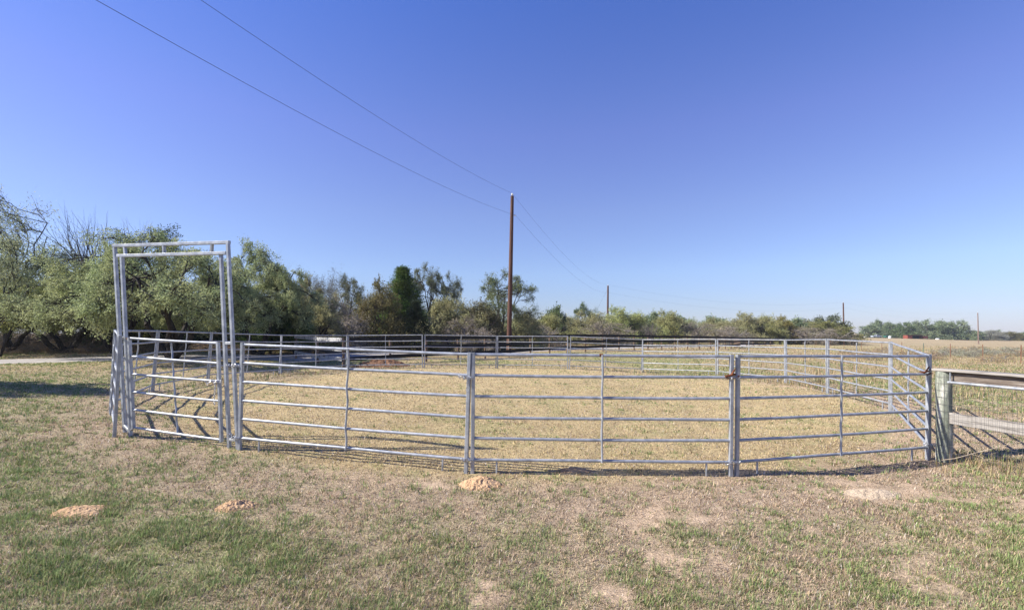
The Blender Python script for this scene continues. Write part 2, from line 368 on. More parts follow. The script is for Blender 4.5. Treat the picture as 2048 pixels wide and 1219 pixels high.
# ------------------------------------------------------------------ grass
def make_blades(name, label, n, dmin, dmax, tmax, hfun, colfun, wid, keep, seed, lean=(.3, 1.3), rank=None, cat='grass', relief=True, cluster=0, cspread=.03):
    g = np.random.default_rng(seed)
    d = np.exp(g.uniform(math.log(dmin), math.log(dmax), n)); t = g.uniform(*tmax, n)
    x = t*d; y = d
    k = keep(x, y, g); x, y, d = x[k], y[k], d[k]; n = len(x)
    if cluster:
        x, y, d = (np.repeat(v, cluster) for v in (x, y, d)); n = len(x); tone = np.repeat(g.uniform(.75, 1.25, n//cluster), cluster)
        size = np.repeat(g.uniform(.6, 1.5, n//cluster), cluster)
        ox, oy = g.normal(size=n)*cspread*size, g.normal(size=n)*cspread*size; x = x+ox; y = y+oy
    z = tz(x, y)
    if relief: z = z+((fbm(x, y, .5, 2)-.5)*.05-.02)*(1-ss(15, 30, np.hypot(x, y)))
    h = hfun(x, y, g); wd = wid*(d/4.0)**.85*g.uniform(.6, 1.5, n)
    az = g.uniform(0, 2*np.pi, n); le = g.uniform(*lean, n)
    if cluster: az = np.arctan2(oy, ox)+g.normal(size=n)*.7; le = np.clip(np.hypot(ox, oy)/(cspread*size)*.55+g.normal(size=n)*.2, .05, 1.5); h = h*size
    dx, dy = np.cos(az), np.sin(az); sx, sy = -dy, dx
    P = np.empty((n, 5, 3))
    z -= .004
    P[:, 0] = np.c_[x-sx*wd/2, y-sy*wd/2, z]; P[:, 1] = np.c_[x+sx*wd/2, y+sy*wd/2, z]
    m = .55; off = h*m*np.sin(le*.55); up = h*m*np.cos(le*.55)
    mx, my, mz = x+dx*off, y+dy*off, z+up
    P[:, 2] = np.c_[mx+sx*wd*.42, my+sy*wd*.42, mz]; P[:, 3] = np.c_[mx-sx*wd*.42, my-sy*wd*.42, mz]
    off2 = h*(1-m)*np.sin(le); up2 = h*(1-m)*np.cos(le)
    P[:, 4] = np.c_[mx+dx*off2, my+dy*off2, np.maximum(mz+up2, z+.006)]
    c = colfun(x, y, g)
    if cluster: c = c*tone[:, None]
    V = P.reshape(-1, 3); k5 = np.arange(n)[:, None]*5
    Tn = np.stack([k5+0, k5+1, k5+2, k5+0, k5+2, k5+3, k5+3, k5+2, k5+4], -1).reshape(-1, 3)
    Cc = np.repeat(c, 5, 0)
    o = np_mesh(name, V, Tn, M['blade'], {'Col': Cc})
    tag(o, label, cat, kind='stuff'); return o
def turf_col(x, y, g):
    n = len(x); gr, pen = cover(x, y); u = g.random(n)
    isg = u < gr*.75
    dead = g.random(n)
    dry = np.where((dead < .72)[:, None], C_DEAD, C_STRAW*np.array((.95, .92, 1.0)))
    dry = np.where((pen*.72 > g.random(n))[:, None], C_STRAW, dry)
    dry = np.where((g.random(n) < .1)[:, None], np.array((.2, .12, .08)), dry); dry = np.where((g.random(n) < .07)[:, None], np.array((.55, .49, .42)), dry)
    grn = C_GREEN*(1+(g.random(n)[:, None]-.5)*.5)+np.array((.06, .03, .0))*g.random(n)[:, None]*1.3
    c = np.where(isg[:, None], grn, dry)
    return np.clip(c*(g.uniform(.5, 1.3, n)[:, None]), .01, .7)
def turf_keep(x, y, g):
    b = bare(x, y); cl = .35+.9*fbm(x, y, .16, 9, 3)
    p = np.clip(cl*(1-.93*b), 0, 1)
    p = p*(1-road_mask(x, y)); return g.random(len(x)) < p
ROAD = [(-45, 19.5), (-30, 21.7), (-22, 23.7), (-16, 27.2), (-11, 31.2), (-3, 38), (4, 46), (14, 56), (25, 67), (36, 80), (52, 100), (80, 128)]
_rp = np.array(ROAD, float)
def road_curve(m=240):
    t = np.linspace(0, len(_rp)-1, m); i = np.clip(t.astype(int), 0, len(_rp)-2); f = (t-i)[:, None]
    g = lambda k: _rp[np.clip(k, 0, len(_rp)-1)]
    p0, p1, p2, p3 = g(i-1), g(i), g(i+1), g(i+2)
    return .5*((2*p1)+(-p0+p2)*f+(2*p0-5*p1+4*p2-p3)*f**2+(-p0+3*p1-3*p2+p3)*f**3)
_rc = road_curve()
def road_mask(x, y):
    m = np.full(len(x), 1e9)
    for s in range(0, len(x), 50000):
        xs, ys = x[s:s+50000], y[s:s+50000]; dd = np.full(len(xs), 1e9)
        far = ys > 17
        if far.any():
            dd[far] = np.min((xs[far][:, None]-_rc[None, ::2, 0])**2+(ys[far][:, None]-_rc[None, ::2, 1])**2, 1)
        m[s:s+50000] = dd
    return 1-ss(1.6, 2.1, np.sqrt(m))
def turf_h(x, y, g):
    gr, pen = cover(x, y)
    cl = fbm(x, y, .35, 6, 3)
    return (.03+.03*ss(.4, .75, cl)*(.4+.6*gr))*g.uniform(.4, 1.5, len(x))*(1+.25*ss(10, 40, y))
make_blades('grass', 'short turf of green and dry brown blades covering the foreground and pen floor', 900000, 2.7, 75, (-1.3, 1.3), turf_h, turf_col, .0046, turf_keep, 11, lean=(.6, 1.55))
def tuft_keep(x, y, g):
    gr, pen = cover(x, y); q = ss(.35, .6, fbm(x, y, .22, 21, 3))
    return g.random(len(x)) < np.clip((gr*1.05)*(.12+.88*q)*(1-bare(x, y))*(1-road_mask(x, y))*(1-.75*pen), 0, 1)
def tuft_col(x, y, g):
    n = len(x); u = g.random(n)
    c = np.where((u < .72)[:, None], np.array((.20, .265, .10)), np.where((u < .88)[:, None], np.array((.29, .31, .14)), np.array((.44, .36, .22))))
    return np.clip(c*g.uniform(.7, 1.35, n)[:, None], .01, .7)
make_blades('grass_tufts', 'small fresh green grass tufts dotted through the foreground lawn', 92000, 2.7, 32, (-1.3, 1.3), lambda x, y, g: g.uniform(.025, .06, len(x)), tuft_col, .0044, tuft_keep, 17, cluster=13, cspread=.024)
# taller rank growth along the pen ring and in the right hand field
def rank_keep(x, y, g):
    r = np.hypot((x-PC.x)*.96, y-PC.y)
    ring = np.exp(-((r-9.5)/.45)**2)*ss(13, 16, y)*.9
    fld = ss(9.6, 11.5, x)*ss(7.5, 10, y)*.5*ss(.35, .6, fbm(x, y, 1.5, 3))
    post = np.exp(-(((x-6.9)/.5)**2+((y-6.9)/.7)**2))*.9
    return g.random(len(x)) < np.maximum(np.maximum(ring, fld), post)*(1-road_mask(x, y))
def rank_col(x, y, g):
    n = len(x); u = g.random(n)
    c = np.where((u < .33)[:, None], np.array((.16, .19, .07)), np.where((u < .8)[:, None], np.array((.42, .33, .18)), np.array((.3, .2, .12))))
    return np.clip(c*g.uniform(.7, 1.3, n)[:, None], .01, .8)
make_blades('tall_grass', 'taller straw coloured grass along the pen edge and in the right hand field', 150000, 6, 110, (-.9, 1.35),
            lambda x, y, g: g.uniform(.08, .26, len(x)), rank_col, .0045, rank_keep, 12, lean=(.1, .9))

# ------------------------------------------------------------------ road
def make_road():
    c = _rc; m = len(c); tgt = np.gradient(c, axis=0); tgt /= np.linalg.norm(tgt, axis=1)[:, None]; nn = np.c_[-tgt[:, 1], tgt[:, 0]]
    offs = np.linspace(-1.9, 1.9, 9); V = []
    for k, o in enumerate(offs):
        wob = (vnoise(np.arange(m)*.3, np.zeros(m)+k, 1)-.5)*.35 if k in (0, 8) else 0
        p = c+nn*(o+wob)[:, None] if not np.isscalar(wob) else c+nn*o
        z = tz(p[:, 0], p[:, 1])+(.05 if 0 < k < 8 else .0)
        V.append(np.c_[p, z])
    V = np.stack(V, 1).reshape(-1, 3); i = np.arange(m-1)[:, None]*9; j = np.arange(8)[None]
    Q = np.stack([i+j, i+9+j, i+9+j+1, i+j+1], -1).reshape(-1, 4)
    o = np_mesh('road', V, Q[:, ::-1], M['road'], smooth=True)
    tag(o, 'pale grey gravel lane running past the trees behind the pen', 'road', kind='structure')
make_road()

# ------------------------------------------------------------------ corral panels
RZ = [.17, .455, .74, 1.025, 1.31, 1.595]
def make_panel(L, wavy=0):
    root = empty('corral_panel', (0, 0, 0)); g = M['galv']; H = 1.62
    for x in (.045, L-.045):
        MB().bar((x, 0, -.03), (x, 0, H), .05, .05, up=(0, 1, 0)).build('post', g, root)
    for z in RZ:
        p0, p1 = Vector((.07, 0, z)), Vector((L-.07, 0, z)); q = []
        for k in range(9):
            f = k/8; q.append(p0.lerp(p1, f)+Vector((0, 0, -.006*math.sin(math.pi*f)-.003*math.sin(7*f+z*9))))
        MB().path(q, .0205, 10).build('rail', g, root)
    b = MB(); q = []
    for k in range(21):
        f = k/20; z = .15+f*1.45
        q.append(Vector((L/2+wavy*.016*math.sin(f*5.2*math.pi*2/2+.5)*1.0, -.028-.006*math.cos(f*10*math.pi), z)))
    b.path(q, .015, 8).build('brace', g, root)
    for x in (.38, L-.38):
        MB().tube((x, 0, -.02), (x, 0, .16), .013, n=8).build('foot', g, root)
    return root
def place_panel(o, A, B, L, lean=0, dza=0, dzb=0):
    a = Vector((A[0], A[1], T(*A)+dza)); b = Vector((B[0], B[1], T(*B)+dzb))
    X = (b-a); s = X.length/L; X.normalize(); up = Vector((0, 0, 1)); Y = up.cross(X).normalized(); Z = X.cross(Y)
    m = Matrix((X*s, Y, Z)).transposed().to_4x4()
    o.matrix_world = Matrix.Translation(a)@m@Matrix.Rotation(lean, 4, 'X')

PTS = [(-4.20, 7.26), (-.58, 6.45), (3.0, 6.42), (6.55, 7.45), (8.85, 11.1), (9.42, 14.18), (10.24, 17.75), (9.18, 21.25), (6.36, 23.2), (2.76, 23.2),
       (-.76, 23.7), (-4.28, 22.97), (-7.95, 22.94), (-9.62, 19.69), (-10.34, 16.13), (-9.53, 12.58), (-7.89, 9.33), (-6.36, 7.6)]
PL = [
 'near panel with a wavy centre brace joined to the tall gate frame', 'front middle panel with a rust spot on its top rail', 'near panel on the right ending beside the green wooden post',
 'panel running steeply away from the right front corner', 'second panel back on the right side of the pen', 'third panel back on the right, beside bare sand', 'panel at the rear right bend before the field',
 'rear panel standing before the converging end of the dark fence', 'rear panel left of the rear right bend', 'rear panel above the third near joint, bright against dark boards',
 'rear panel directly before the foot of the tall utility pole', 'rear panel just left of the tall utility pole', 'rear panel before the fence corner and the dirt heap',
 'rear left panel before the peeling pale boards', 'inward leaning panel seen right through the tall gate frame', 'inward leaning panel seen through the walk gate', 'far left panel starting the left side of the pen']
# panel i runs from PTS[i] to PTS[i+1]; front ones get their own centre brace
protoW = make_panel(3.66, .6); proto = make_panel(3.66, .25)
LEAN = {12: 0, 13: 3.5, 14: 4.5, 15: 4.5}
GRP = 'galvanised six rail panels of the round pen'
for i in range(16):
    A, B = PTS[i], PTS[i+1]
    o = protoW if i == 0 else (proto if i == 1 else copy_tree(proto))
    place_panel(o, A, B, 3.66, lean=-R(LEAN.get(i, 0)))
    tag(o, 'steel pipe '+PL[i], 'fence panel', GRP)
MB().path([(1.79, 0, 1.595), (1.84, 0, 1.594)], .0225, 10).build('rust_patch', M['rust'], proto)
short = make_panel(2.33, .6)
place_panel(short, PTS[16], PTS[17], 2.33, lean=-R(2.5))
tag(short, 'short galvanised pipe panel seen almost edge on at the left of the gate frame', 'fence panel', GRP)

# ------------------------------------------------------------------ gate frame and gate
gf = empty('gate_frame', gpt(360, 7.5)); bpy.context.view_layer.update()
gi = gf.location.copy()
def loc(p): return Vector(p)-gi
tag(gf, 'tall open galvanised square tube frame arching over the walk gate', 'gate frame')
dl, dr = 7.82, 7.32
OL0, OL1 = px(250, 860, 7.9), px(229.5, 494, 7.9)
IL0, IL1 = px(261, 873, 7.75), px(244, 514, 7.75)
OR0, OR1 = px(476, 900, 7.28), px(456, 487, 7.28)
IR0, IR1 = px(459, 899, 7.36), px(442, 509, 7.36)
side = (OR1-OL1).normalized(); nrm = Vector((side.y, -side.x, 0)).normalized()
def fbar(p, q, name, w=.05):
    return MB().bar(loc(p), loc(q), w, w, up=nrm).build(name, M['galv'], gf)
for a, b in ((OL0, OL1), (IL0, IL1), (IR0, IR1), (OR0, OR1)): fbar(a-(b-a)*.01, b, 'upright')
HT0 = OL1+Vector((-.025, .004, .02)); HT1 = OR1+Vector((.025, -.004, .02))
fbar(HT0, HT1, 'header_bar')
HB0 = px(236, 514, 7.87); HB1 = px(453, 508.5, 7.31)
fbar(HB0+Vector((0, -.004, .02)), HB1+Vector((0, -.004, .02)), 'header_bar')
for f, f2 in ((.105, .074), (.455, .443), (.86, .871)):
    fbar((HT0-Vector((0, 0, .025))).lerp(HT1-Vector((0, 0, .025)), f), (HB0+Vector((0, 0, .045))).lerp(HB1+Vector((0, 0, .045)), f2), 'header_strut', .042)
def on(a, b, y):  # point on an upright at photo row y
    f = (y-(HZ-(a.z-CAMZ)*F/a.y))/((HZ-(b.z-CAMZ)*F/b.y)-(HZ-(a.z-CAMZ)*F/a.y)); return a.lerp(b, f)
for ya, yb, L_ in ((674, 676, 1), (850, 862, 1), (686, 686, 0), (878, 879, 0)):
    a, b = (OL0, OL1) if L_ else (IR0, IR1); c, d = (IL0, IL1) if L_ else (OR0, OR1)
    fbar(on(a, b, ya), on(c, d, yb), 'spacer_bar', .04)

gt = empty('walk_gate', gpt(350, 7.6)); gi = gt.location.copy()
tag(gt, 'galvanised six rail walk gate hanging closed inside the tall gate frame', 'gate')
GL = [676, 712, 747.5, 783, 818.5, 854]; GR = [686, 726, 762, 801.5, 839, 879]
dL, dR = 7.72, 7.42
sl0, sl1 = px(267, 857, dL), px(258.5, 674, dL); sr0, sr1 = px(443, 883, dR), px(436, 684, dR)
for a, b in ((sl0, sl1), (sr0, sr1)): MB().bar(loc(a), loc(b), .045, .05, up=nrm).build('stile', M['galv'], gt)
gm = []
for k in range(6):
    a = on(sl0, sl1, GL[k]); b = on(sr0, sr1, GR[k]); gm.append((a, b))
    MB().path([loc(a.lerp(b, t/6))+Vector((0, 0, -.005*math.sin(math.pi*t/6))) for t in range(7)], .019, 10).build('rail', M['galv'], gt)
for k in range(5):
    a = gm[k][0].lerp(gm[k][1], .47+.006*k); b = gm[k+1][0].lerp(gm[k+1][1], .475+.006*k); v = nrm
    q = [a+Vector((0, 0, -.005 if k else -.04))-v*.02, a.lerp(b, .3)-v*.03+Vector((-.014, 0, 0)), a.lerp(b, .7)-v*.03+Vector((-.006, 0, 0)), b+Vector((.012, 0, 0))-v*.0]
    MB().path([loc(p) for p in q], .014, 8).build('brace', M['galv'], gt)
MB().bar(loc(on(IL0, IL1, 676)), loc(sl1+Vector((0, 0, -.02))), .02, .035, up=nrm).build('hinge', M['rust'], gt)
MB().bar(loc(on(IL0, IL1, 862)), loc(sl0+Vector((0, 0, .03))), .02, .035, up=nrm).build('hinge', M['galv'], gt)
a = on(sr0, sr1, 760)
MB().bar(loc(a+Vector((-.12, -.03, 0))), loc(a+Vector((.05, -.03, 0))), .02, .03, up=nrm).build('latch', M['chain'], gt)

# ------------------------------------------------------------------ chains and clamps
def link_mb(b, c, t, nrm_, L=.036, Wd=.022, r=.0035):
    t = t.normalized(); s = nrm_.cross(t).normalized(); q = []
    for k in range(12):
        a = 2*math.pi*k/12; q.append(c+t*(math.cos(a)*L/2)+s*(math.sin(a)*Wd/2))
    b.path(q, r, 5, closed=True)
def chain_along(b, pts, m='x'):
    "links along a polyline"
    P = [Vector(p) for p in pts]; seg = [(P[i+1]-P[i]).length for i in range(len(P)-1)]; tot = sum(seg); n = int(tot/.025)
    for k in range(n):
        s = (k+.5)/n*tot; i = 0
        while s > seg[i] and i < len(seg)-1: s -= seg[i]; i += 1
        c = P[i].lerp(P[i+1], s/seg[i]); t = P[i+1]-P[i]
        o = t.orthogonal() if k % 2 else t.cross(t.orthogonal())
        link_mb(b, c, t, o)
def wrap_chain(c, label, tail=0, rusty=False, rw=.075, rd=.045, grp=True, seed=0, tang=.1):
    g = random.Random(seed); b = MB(); o0 = empty('x', c); 
    bpy.data.objects.remove(o0)
    pts = []
    for lap in range(2):
        for k in range(12):
            a = 2*math.pi*k/12; pts.append(Vector((math.cos(a)*rw, math.sin(a)*rd, (lap-.5)*.02+.008*math.sin(3*a+lap))))
    chain_along(b, pts)
    q = [Vector((-rw*.8, -rd, 0))]
    for k in range(7): q.append(q[-1]+Vector((g.uniform(-.045, .012)*tang*10*.6, g.uniform(-.008, .006), g.uniform(-.02, .03))))
    chain_along(b, q)
    if tail:
        q = [Vector((-.02, -rd-.008, -.01))]+[Vector((-.02+.008*math.sin(k*.8), -rd-.006, -.01-k*tail/8)) for k in range(1, 9)]; chain_along(b, q)
    o = b.build('rusty_chain' if rusty else 'chain', M['rust'] if rusty else M['chain'], loc=c)
    tag(o, label, 'chain', 'chains binding the panel joints'); return o
def jp(i, h, dx=0):
    A = PTS[i]; return Vector((A[0]+dx, A[1], T(*A)+h))
wrap_chain(jp(1, 1.28), 'bright chain with a hanging tail high on the left hand front panel joint', tail=.2, seed=1)
wrap_chain(jp(1, .17), 'bright tangled chain low on the left hand front panel joint above the soil heap', seed=2)
wrap_chain(jp(2, .17), 'bright tangled chain low on the right hand front panel joint', seed=3)
wrap_chain(jp(0, 1.27), 'bright chain high between the tall gate frame and the near panel', seed=4)
wrap_chain(jp(0, .17), 'bright chain low between the tall gate frame and the near panel', seed=5)
wrap_chain(jp(3, .2), 'bright chain low on the right front corner joint', seed=6)
wrap_chain(px(437, 762, 7.38)+Vector((0, -.02, 0)), 'bright latch chain with a thin tail on the walk gate stile', tail=.35, seed=7, rw=.05, rd=.04)
def binder(c, label, seed):
    g = random.Random(seed); o = empty('load_binder', c); b = MB()
    b.path([(-.13, -.03, 0), (-.08, -.05, .01), (-.03, -.05, .03), (0, -.045, .03)], [.012, .017, .017, .01], 8).build('body', M['rust'], o)
    b = MB(); b.path([(-.06, -.05, .015), (-.045, -.06, .05), (-.02, -.06, .09), (.0, -.055, .1)], [.012, .011, .009, .006], 8).build('lever', M['rust'], o)
    b = MB(); chain_along(b, [(-.13, -.03, 0), (-.1, -.035, -.025), (0, -.045, -.02), (.05, -.04, 0), (.06, .03, 0), (0, .045, .01), (-.06, .03, .02)]); b.build('chain', M['rust'], o)
    tag(o, label, 'chain binder', 'rusty binders on the panel joints')
binder(jp(2, 1.33), 'rusty chain binder high on the right hand front panel joint', 1)
binder(jp(3, 1.33, -.05), 'rusty chain binder high on the right front corner joint beside the wooden post', 2)
wrap_chain(jp(2, 1.31), 'bright chain high on the right hand front panel joint beside the rusty binder', seed=9, tang=.02)

# ------------------------------------------------------------------ wooden fence at right
wf = empty('wooden_fence', gpt(1888, 7.3)); gi = wf.location.copy()
tag(wf, 'weathered board and wire mesh fence starting at a round green treated post', 'fence')
P0 = gi.copy(); dirv = Vector((.25, -.97, 0)).normalized(); fn = Vector((-dirv.y, dirv.x, 0)); fn = -fn if fn.x > 0 else fn   # faces the pen
Hp = 1.36
def fpost(p, zt, name='post'):
    b = MB(); q = []; rs = []
    for k in range(13):
        f = k/12; q.append(Vector((p.x+.006*math.sin(f*5), p.y, p.z-.05+f*(zt-p.z+.05)))-gi); rs.append(.103-.006*f+.003*math.sin(f*17))
    return b.path(q, rs, 20).build(name, M['post_green'], wf)
zt = CAMZ-.60
fpost(P0, zt)
P1 = P0+dirv*2.45; P1.z = T(P1.x, P1.y); fpost(P1, zt)
def W(s, z, off=0): p = P0+dirv*s+fn*off; return Vector((p.x, p.y, z))-gi
def board(s0, s1, z, w, h, off, name, tilt=0, sag=0):
    b = MB(); n = 10; q = []
    k0 = None
    for k in range(n+1):
        f = k/n; s = s0+(s1-s0)*f; c = W(s, z+sag*math.sin(math.pi*f)+.004*math.sin(f*9+z*5), off+.003*math.sin(f*7)); q.append(c)
    kk = len(b.v)
    for c in q:
        for (u, v) in ((-w/2, -h/2+.004), (-w/2+.004, -h/2), (w/2-.004, -h/2), (w/2, -h/2+.004), (w/2, h/2-.004), (w/2-.004, h/2), (-w/2+.004, h/2), (-w/2, h/2-.004)):
            b.v.append(c+fn*u+Vector((0, 0, v+tilt*u)))
    for i in range(n):
        for j in range(8):
            j2 = (j+1) % 8; b.f.append((kk+i*8+j, kk+i*8+j2, kk+(i+1)*8+j2, kk+(i+1)*8+j))
    b.f.append(tuple(range(kk, kk+8))[::-1]); b.f.append(tuple(range(kk+n*8, kk+n*8+8)))
    return b.build(name, M['board_shaded' if name == 'upper_board' else 'board_grey'], wf)
board(-.12, 2.5, zt+.019, .2, .036, 0, 'top_board')
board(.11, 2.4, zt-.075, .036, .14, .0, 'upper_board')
board(.09, 2.4, CAMZ-1.30, .036, .165, .02, 'middle_board')
b = MB(); b.path([W(.1, CAMZ-.755, .07), W(1.2, CAMZ-.757, .075), W(2.4, CAMZ-.76, .07)], .021, 12).build('pipe_rail', M['galv'], wf)
MB().tube(W(.13, zt-.0, .07), W(.13, CAMZ-.75, .07), .012).build('pipe_hanger', M['galv'], wf)
b = MB(); off = .112; g = random.Random(5)
for k in range(int(2.4/.052)):
    s = -.02+k*.052; top = zt-.05-.012*(k % 3); pts = [W(s+.004*math.sin(z_*3+k), CAMZ+z_, off-(.04 if s > .15 else 0)+.01*math.sin(k*.7+z_*6)) for z_ in np.linspace(-1.85, top-CAMZ-.06, 7)]
    b.path(pts, .0016, 4)
for k in range(12):
    z_ = -1.82+k*.104; b.path([W(s, CAMZ+z_+.006*math.sin(s*6+k), off-(.04 if s > .15 else 0)+.01*math.sin(s*9+z_*6)) for s in np.linspace(-.02, 2.3, 24)], .0017, 4)
for k in range(12):   # wraps on the post face
    z_ = -1.82+k*.104
    q = [P0-gi+Vector((math.cos(a)*.108, math.sin(a)*.108, CAMZ+z_-P0.z)) for a in np.linspace(R(165), R(345), 12)]; b.path(q, .0017, 4)
for a in np.linspace(R(195), R(320), 5):
    b.path([P0-gi+Vector((math.cos(a)*.11, math.sin(a)*.11, z_)) for z_ in (.03, .4, .8, Hp-.03)], .0016, 4)
b.build('wire_mesh', M['wire'], wf)
# dry sticks at its foot
for k, (a, c, r_, lab) in enumerate(((px(1885, 921, 7.0), px(2075, 875, 6.3), .006, 'long dry stick leaning low across the foot of the wooden fence'),
                  (px(1940, 905, 7.1), px(1990, 925, 6.8), .005, 'short dry twig lying at the foot of the wooden fence'),
                  (px(2010, 865, 6.7), px(2048, 895, 6.5), .004, 'thin dry stalk leaning against the wire mesh near the photo edge'))):
    b = MB(); gg = random.Random(k); q = [a.lerp(c, f/7)+Vector((0, gg.uniform(-.02, .02), gg.uniform(-.015, .015))) for f in range(8)]
    b.path(q, [r_*(1-.08*f) for f in range(8)], 6)
    for f in (2, 4, 5):
        b.tube(q[f], q[f]+Vector((gg.uniform(-.1, .1), gg.uniform(-.08, .05), gg.uniform(.03, .12))), r_*.5, r_*.2, 5)
    tag(b.build('dry_stick', M['stick']), lab, 'stick')

# ------------------------------------------------------------------ dark board fence behind the pen
def plank_fence(pts, spacing, bm, name_b, root, hgt=1.48, post_m=None, boards=(1.36, .88, .40), bw=.15, sidesign=1):
    cum = [0]
    P = [Vector((p[0], p[1], 0)) for p in pts]
    for i in range(len(P)-1): cum.append(cum[-1]+(P[i+1]-P[i]).length)
    def at(s):
        s = min(max(s, 0), cum[-1]-1e-6); i = max(k for k in range(len(cum)-1) if cum[k] <= s); f = (s-cum[i])/(cum[i+1]-cum[i])
        p = P[i].lerp(P[i+1], f); return Vector((p.x, p.y, T(p.x, p.y))), (P[i+1]-P[i]).normalized()
    n = max(1, round(cum[-1]/spacing)); gg = random.Random(3)
    st = [at(cum[-1]*k/n) for k in range(n+1)]
    o0 = root.location
    for k, (p, t) in enumerate(st):
        nn = Vector((t.y, -t.x, 0))
        MB().tube(p-o0-Vector((0, 0, .05)), p-o0+Vector((0, 0, hgt+gg.uniform(-.03, .03))), .065, .06, 10).build('post', post_m or M['post_brown'], root)
    for k in range(n):
        p, t = st[k]; q, t2 = st[k+1]; nn = Vector((t.y, -t.x, 0))*sidesign
        for z in boards:
            b = MB(); b.bar(p-o0+nn*.085+Vector((0, 0, z+gg.uniform(-.02, .02))), q-o0+nn*.085+Vector((0, 0, z+gg.uniform(-.02, .02))), .035, bw, bev=.1)
            b.build('board', bm, root)
df = empty('board_fence', gpt(697, 24.0))
tag(df, 'long shaded dark stained three board fence on brown posts running away behind the pen', 'fence')
plank_fence([(-8.26, 24.0), (-3, 29.8), (4.7, 39), (14, 47.5), (23.8, 55.5), (28.5, 61), (36, 75), (45.2, 83)], 2.42, M['board_dark'], 'board', df, boards=(1.38, .90, .42), bw=.2)
pf = empty('board_fence', gpt(592, 28.5))
tag(pf, 'short fence run with pale peeling boards left of the long dark fence', 'fence')
plank_fence([(-12.95, 28.5), (-8.5, 23.95)], 3.0, M['board_peel'], 'board', pf, boards=(1.36, .88, .40), bw=.2)

# ------------------------------------------------------------------ utility poles and wires
POLES = [(1017.5, 35, 388, 1024.5, 'tall brown utility pole standing behind the pen near the photo centre', 'pole'),
         (1215, 98, 567, 1216, 'second utility pole, thin against the sky right of the tall one', 'pole'),
         (1688, 136, 601, 1686.5, 'third utility pole in front of the trees at the right', 'pole'),
         (1957, 170, 621, 1955.5, 'farthest utility pole alone in the right hand field', 'pole_grey')]
tops = []
for i, (xb, d, yt, xt, lab, m) in enumerate(POLES):
    base = gpt(xb, d); top = px(xt, yt+4, d); o = empty('utility_pole', base); tag(o, lab, 'utility pole', 'utility poles of the overhead line')
    q = [(top-base)*f for f in np.linspace(-.01, 1, 14)]
    MB().path(q, [(.19-.07*f)*(1, 1.35, 1.3, 1.1)[i] for f in np.linspace(0, 1, 14)], 14).build('shaft', M[m], o)
    t = top-base
    MB().path([t+Vector((0, 0, z)) for z in (-.02, .05, .08, .14, .17, .22)], [.02, .02, .085, .09, .045, .04], 12).build('insulator', M['porcelain'], o)
    s = t+Vector((.0, 0, -1.42)); dd = Vector((1, 0, 0))
    MB().path([s+dd*x for x in (.1, .16, .17, .24, .25)], [.02, .02, .05, .055, .03], 10).build('insulator', M['porcelain'], o)
    tops.append((top+Vector((0, 0, .2)), top+Vector((.25, 0, -1.42))))
P0b = (Vector((-20, -28, 12.0)), Vector((-19.8, -28, 10.6)))
ends = [P0b]+tops
SPAN = ['overhead to the left of the tall pole', 'from the tall pole to the second pole', 'from the second pole to the third pole', 'from the third pole to the farthest pole']
for i in range(4):
    for k in range(2):
        a, c = ends[i][k], ends[i+1][k]; sag = (2.35, 1.6, 2.2, 1.8)[i]
        q = [a.lerp(c, f)-Vector((0, 0, 4*sag*f*(1-f))) for f in np.linspace(0, 1, 40)]
        b = MB().path(q, (.006, .006, .006, .006)[i], 5)
        tag(b.build('power_line', M['cable']), ('upper' if k == 0 else 'lower')+' power line '+SPAN[i], 'power line', 'power lines')
b = MB(); b.tube(tops[1][0]-Vector((0, 0, .8)), gpt(1160, 108), .012, n=5)
tag(b.build('guy_wire', M['cable']), 'slanting guy wire going down left from the second pole', 'guy wire')

# ------------------------------------------------------------------ wire fence in the right hand field
TP = [(2120, 29.5), (2042, 33), (1966, 38), (1901, 43), (1847, 48), (1804, 54), (1764, 60), (1723, 67), (1688, 75), (1660, 84), (1632, 95)]
wfe = empty('wire_fence', gpt(1901, 43)); gi = wfe.location.copy()
tag(wfe, 'barbed wire fence on thin rusty steel posts crossing the right hand field', 'fence')
tp = []
for k, (x, d) in enumerate(TP):
    p = gpt(x, d)-gi; tp.append(p)
    b = MB(); b.bar(p-Vector((0, 0, .1)), p+Vector((.02*math.sin(k*2), 0, 1.3)), .05, .012); b.bar(p+Vector((0, .02, -.1)), p+Vector((.02*math.sin(k*2), .02, 1.3)), .012, .045)
    b.build('post', M['greenpost'] if k == 4 else M['rustpost'], wfe)
for h in (.3, .58, .86, 1.14):
    for i in range(len(tp)-1):
        pass
    MB().path([p+Vector((0, -.02, h)) for p in tp], .005, 4).build('wire', M['wire'], wfe)
# white marker posts across the lane
WPX = [1346, 1359, 1366, 1377, 1388, 1396, 1404, 1412, 1423, 1433, 1444, 1455, 1480, 1495, 1510]
wp0 = None
for k, x in enumerate(WPX):
    d = 88+k*.9
    p = gpt(x, d)
    if wp0 is None:
        b = MB(); b.bar((0, 0, -.1), (0, 0, 1.75), .13, .13).bar((0, 0, 1.75), (0, 0, 1.8), .09, .09); wp0 = o = b.build('white_post', M['white']); 
    else:
        o = wp0.copy(); COL.objects.link(o)
    o.location = p; tag(o, 'white fence post just showing over the top board of the long dark fence', 'post', 'white posts beyond the dark fence')

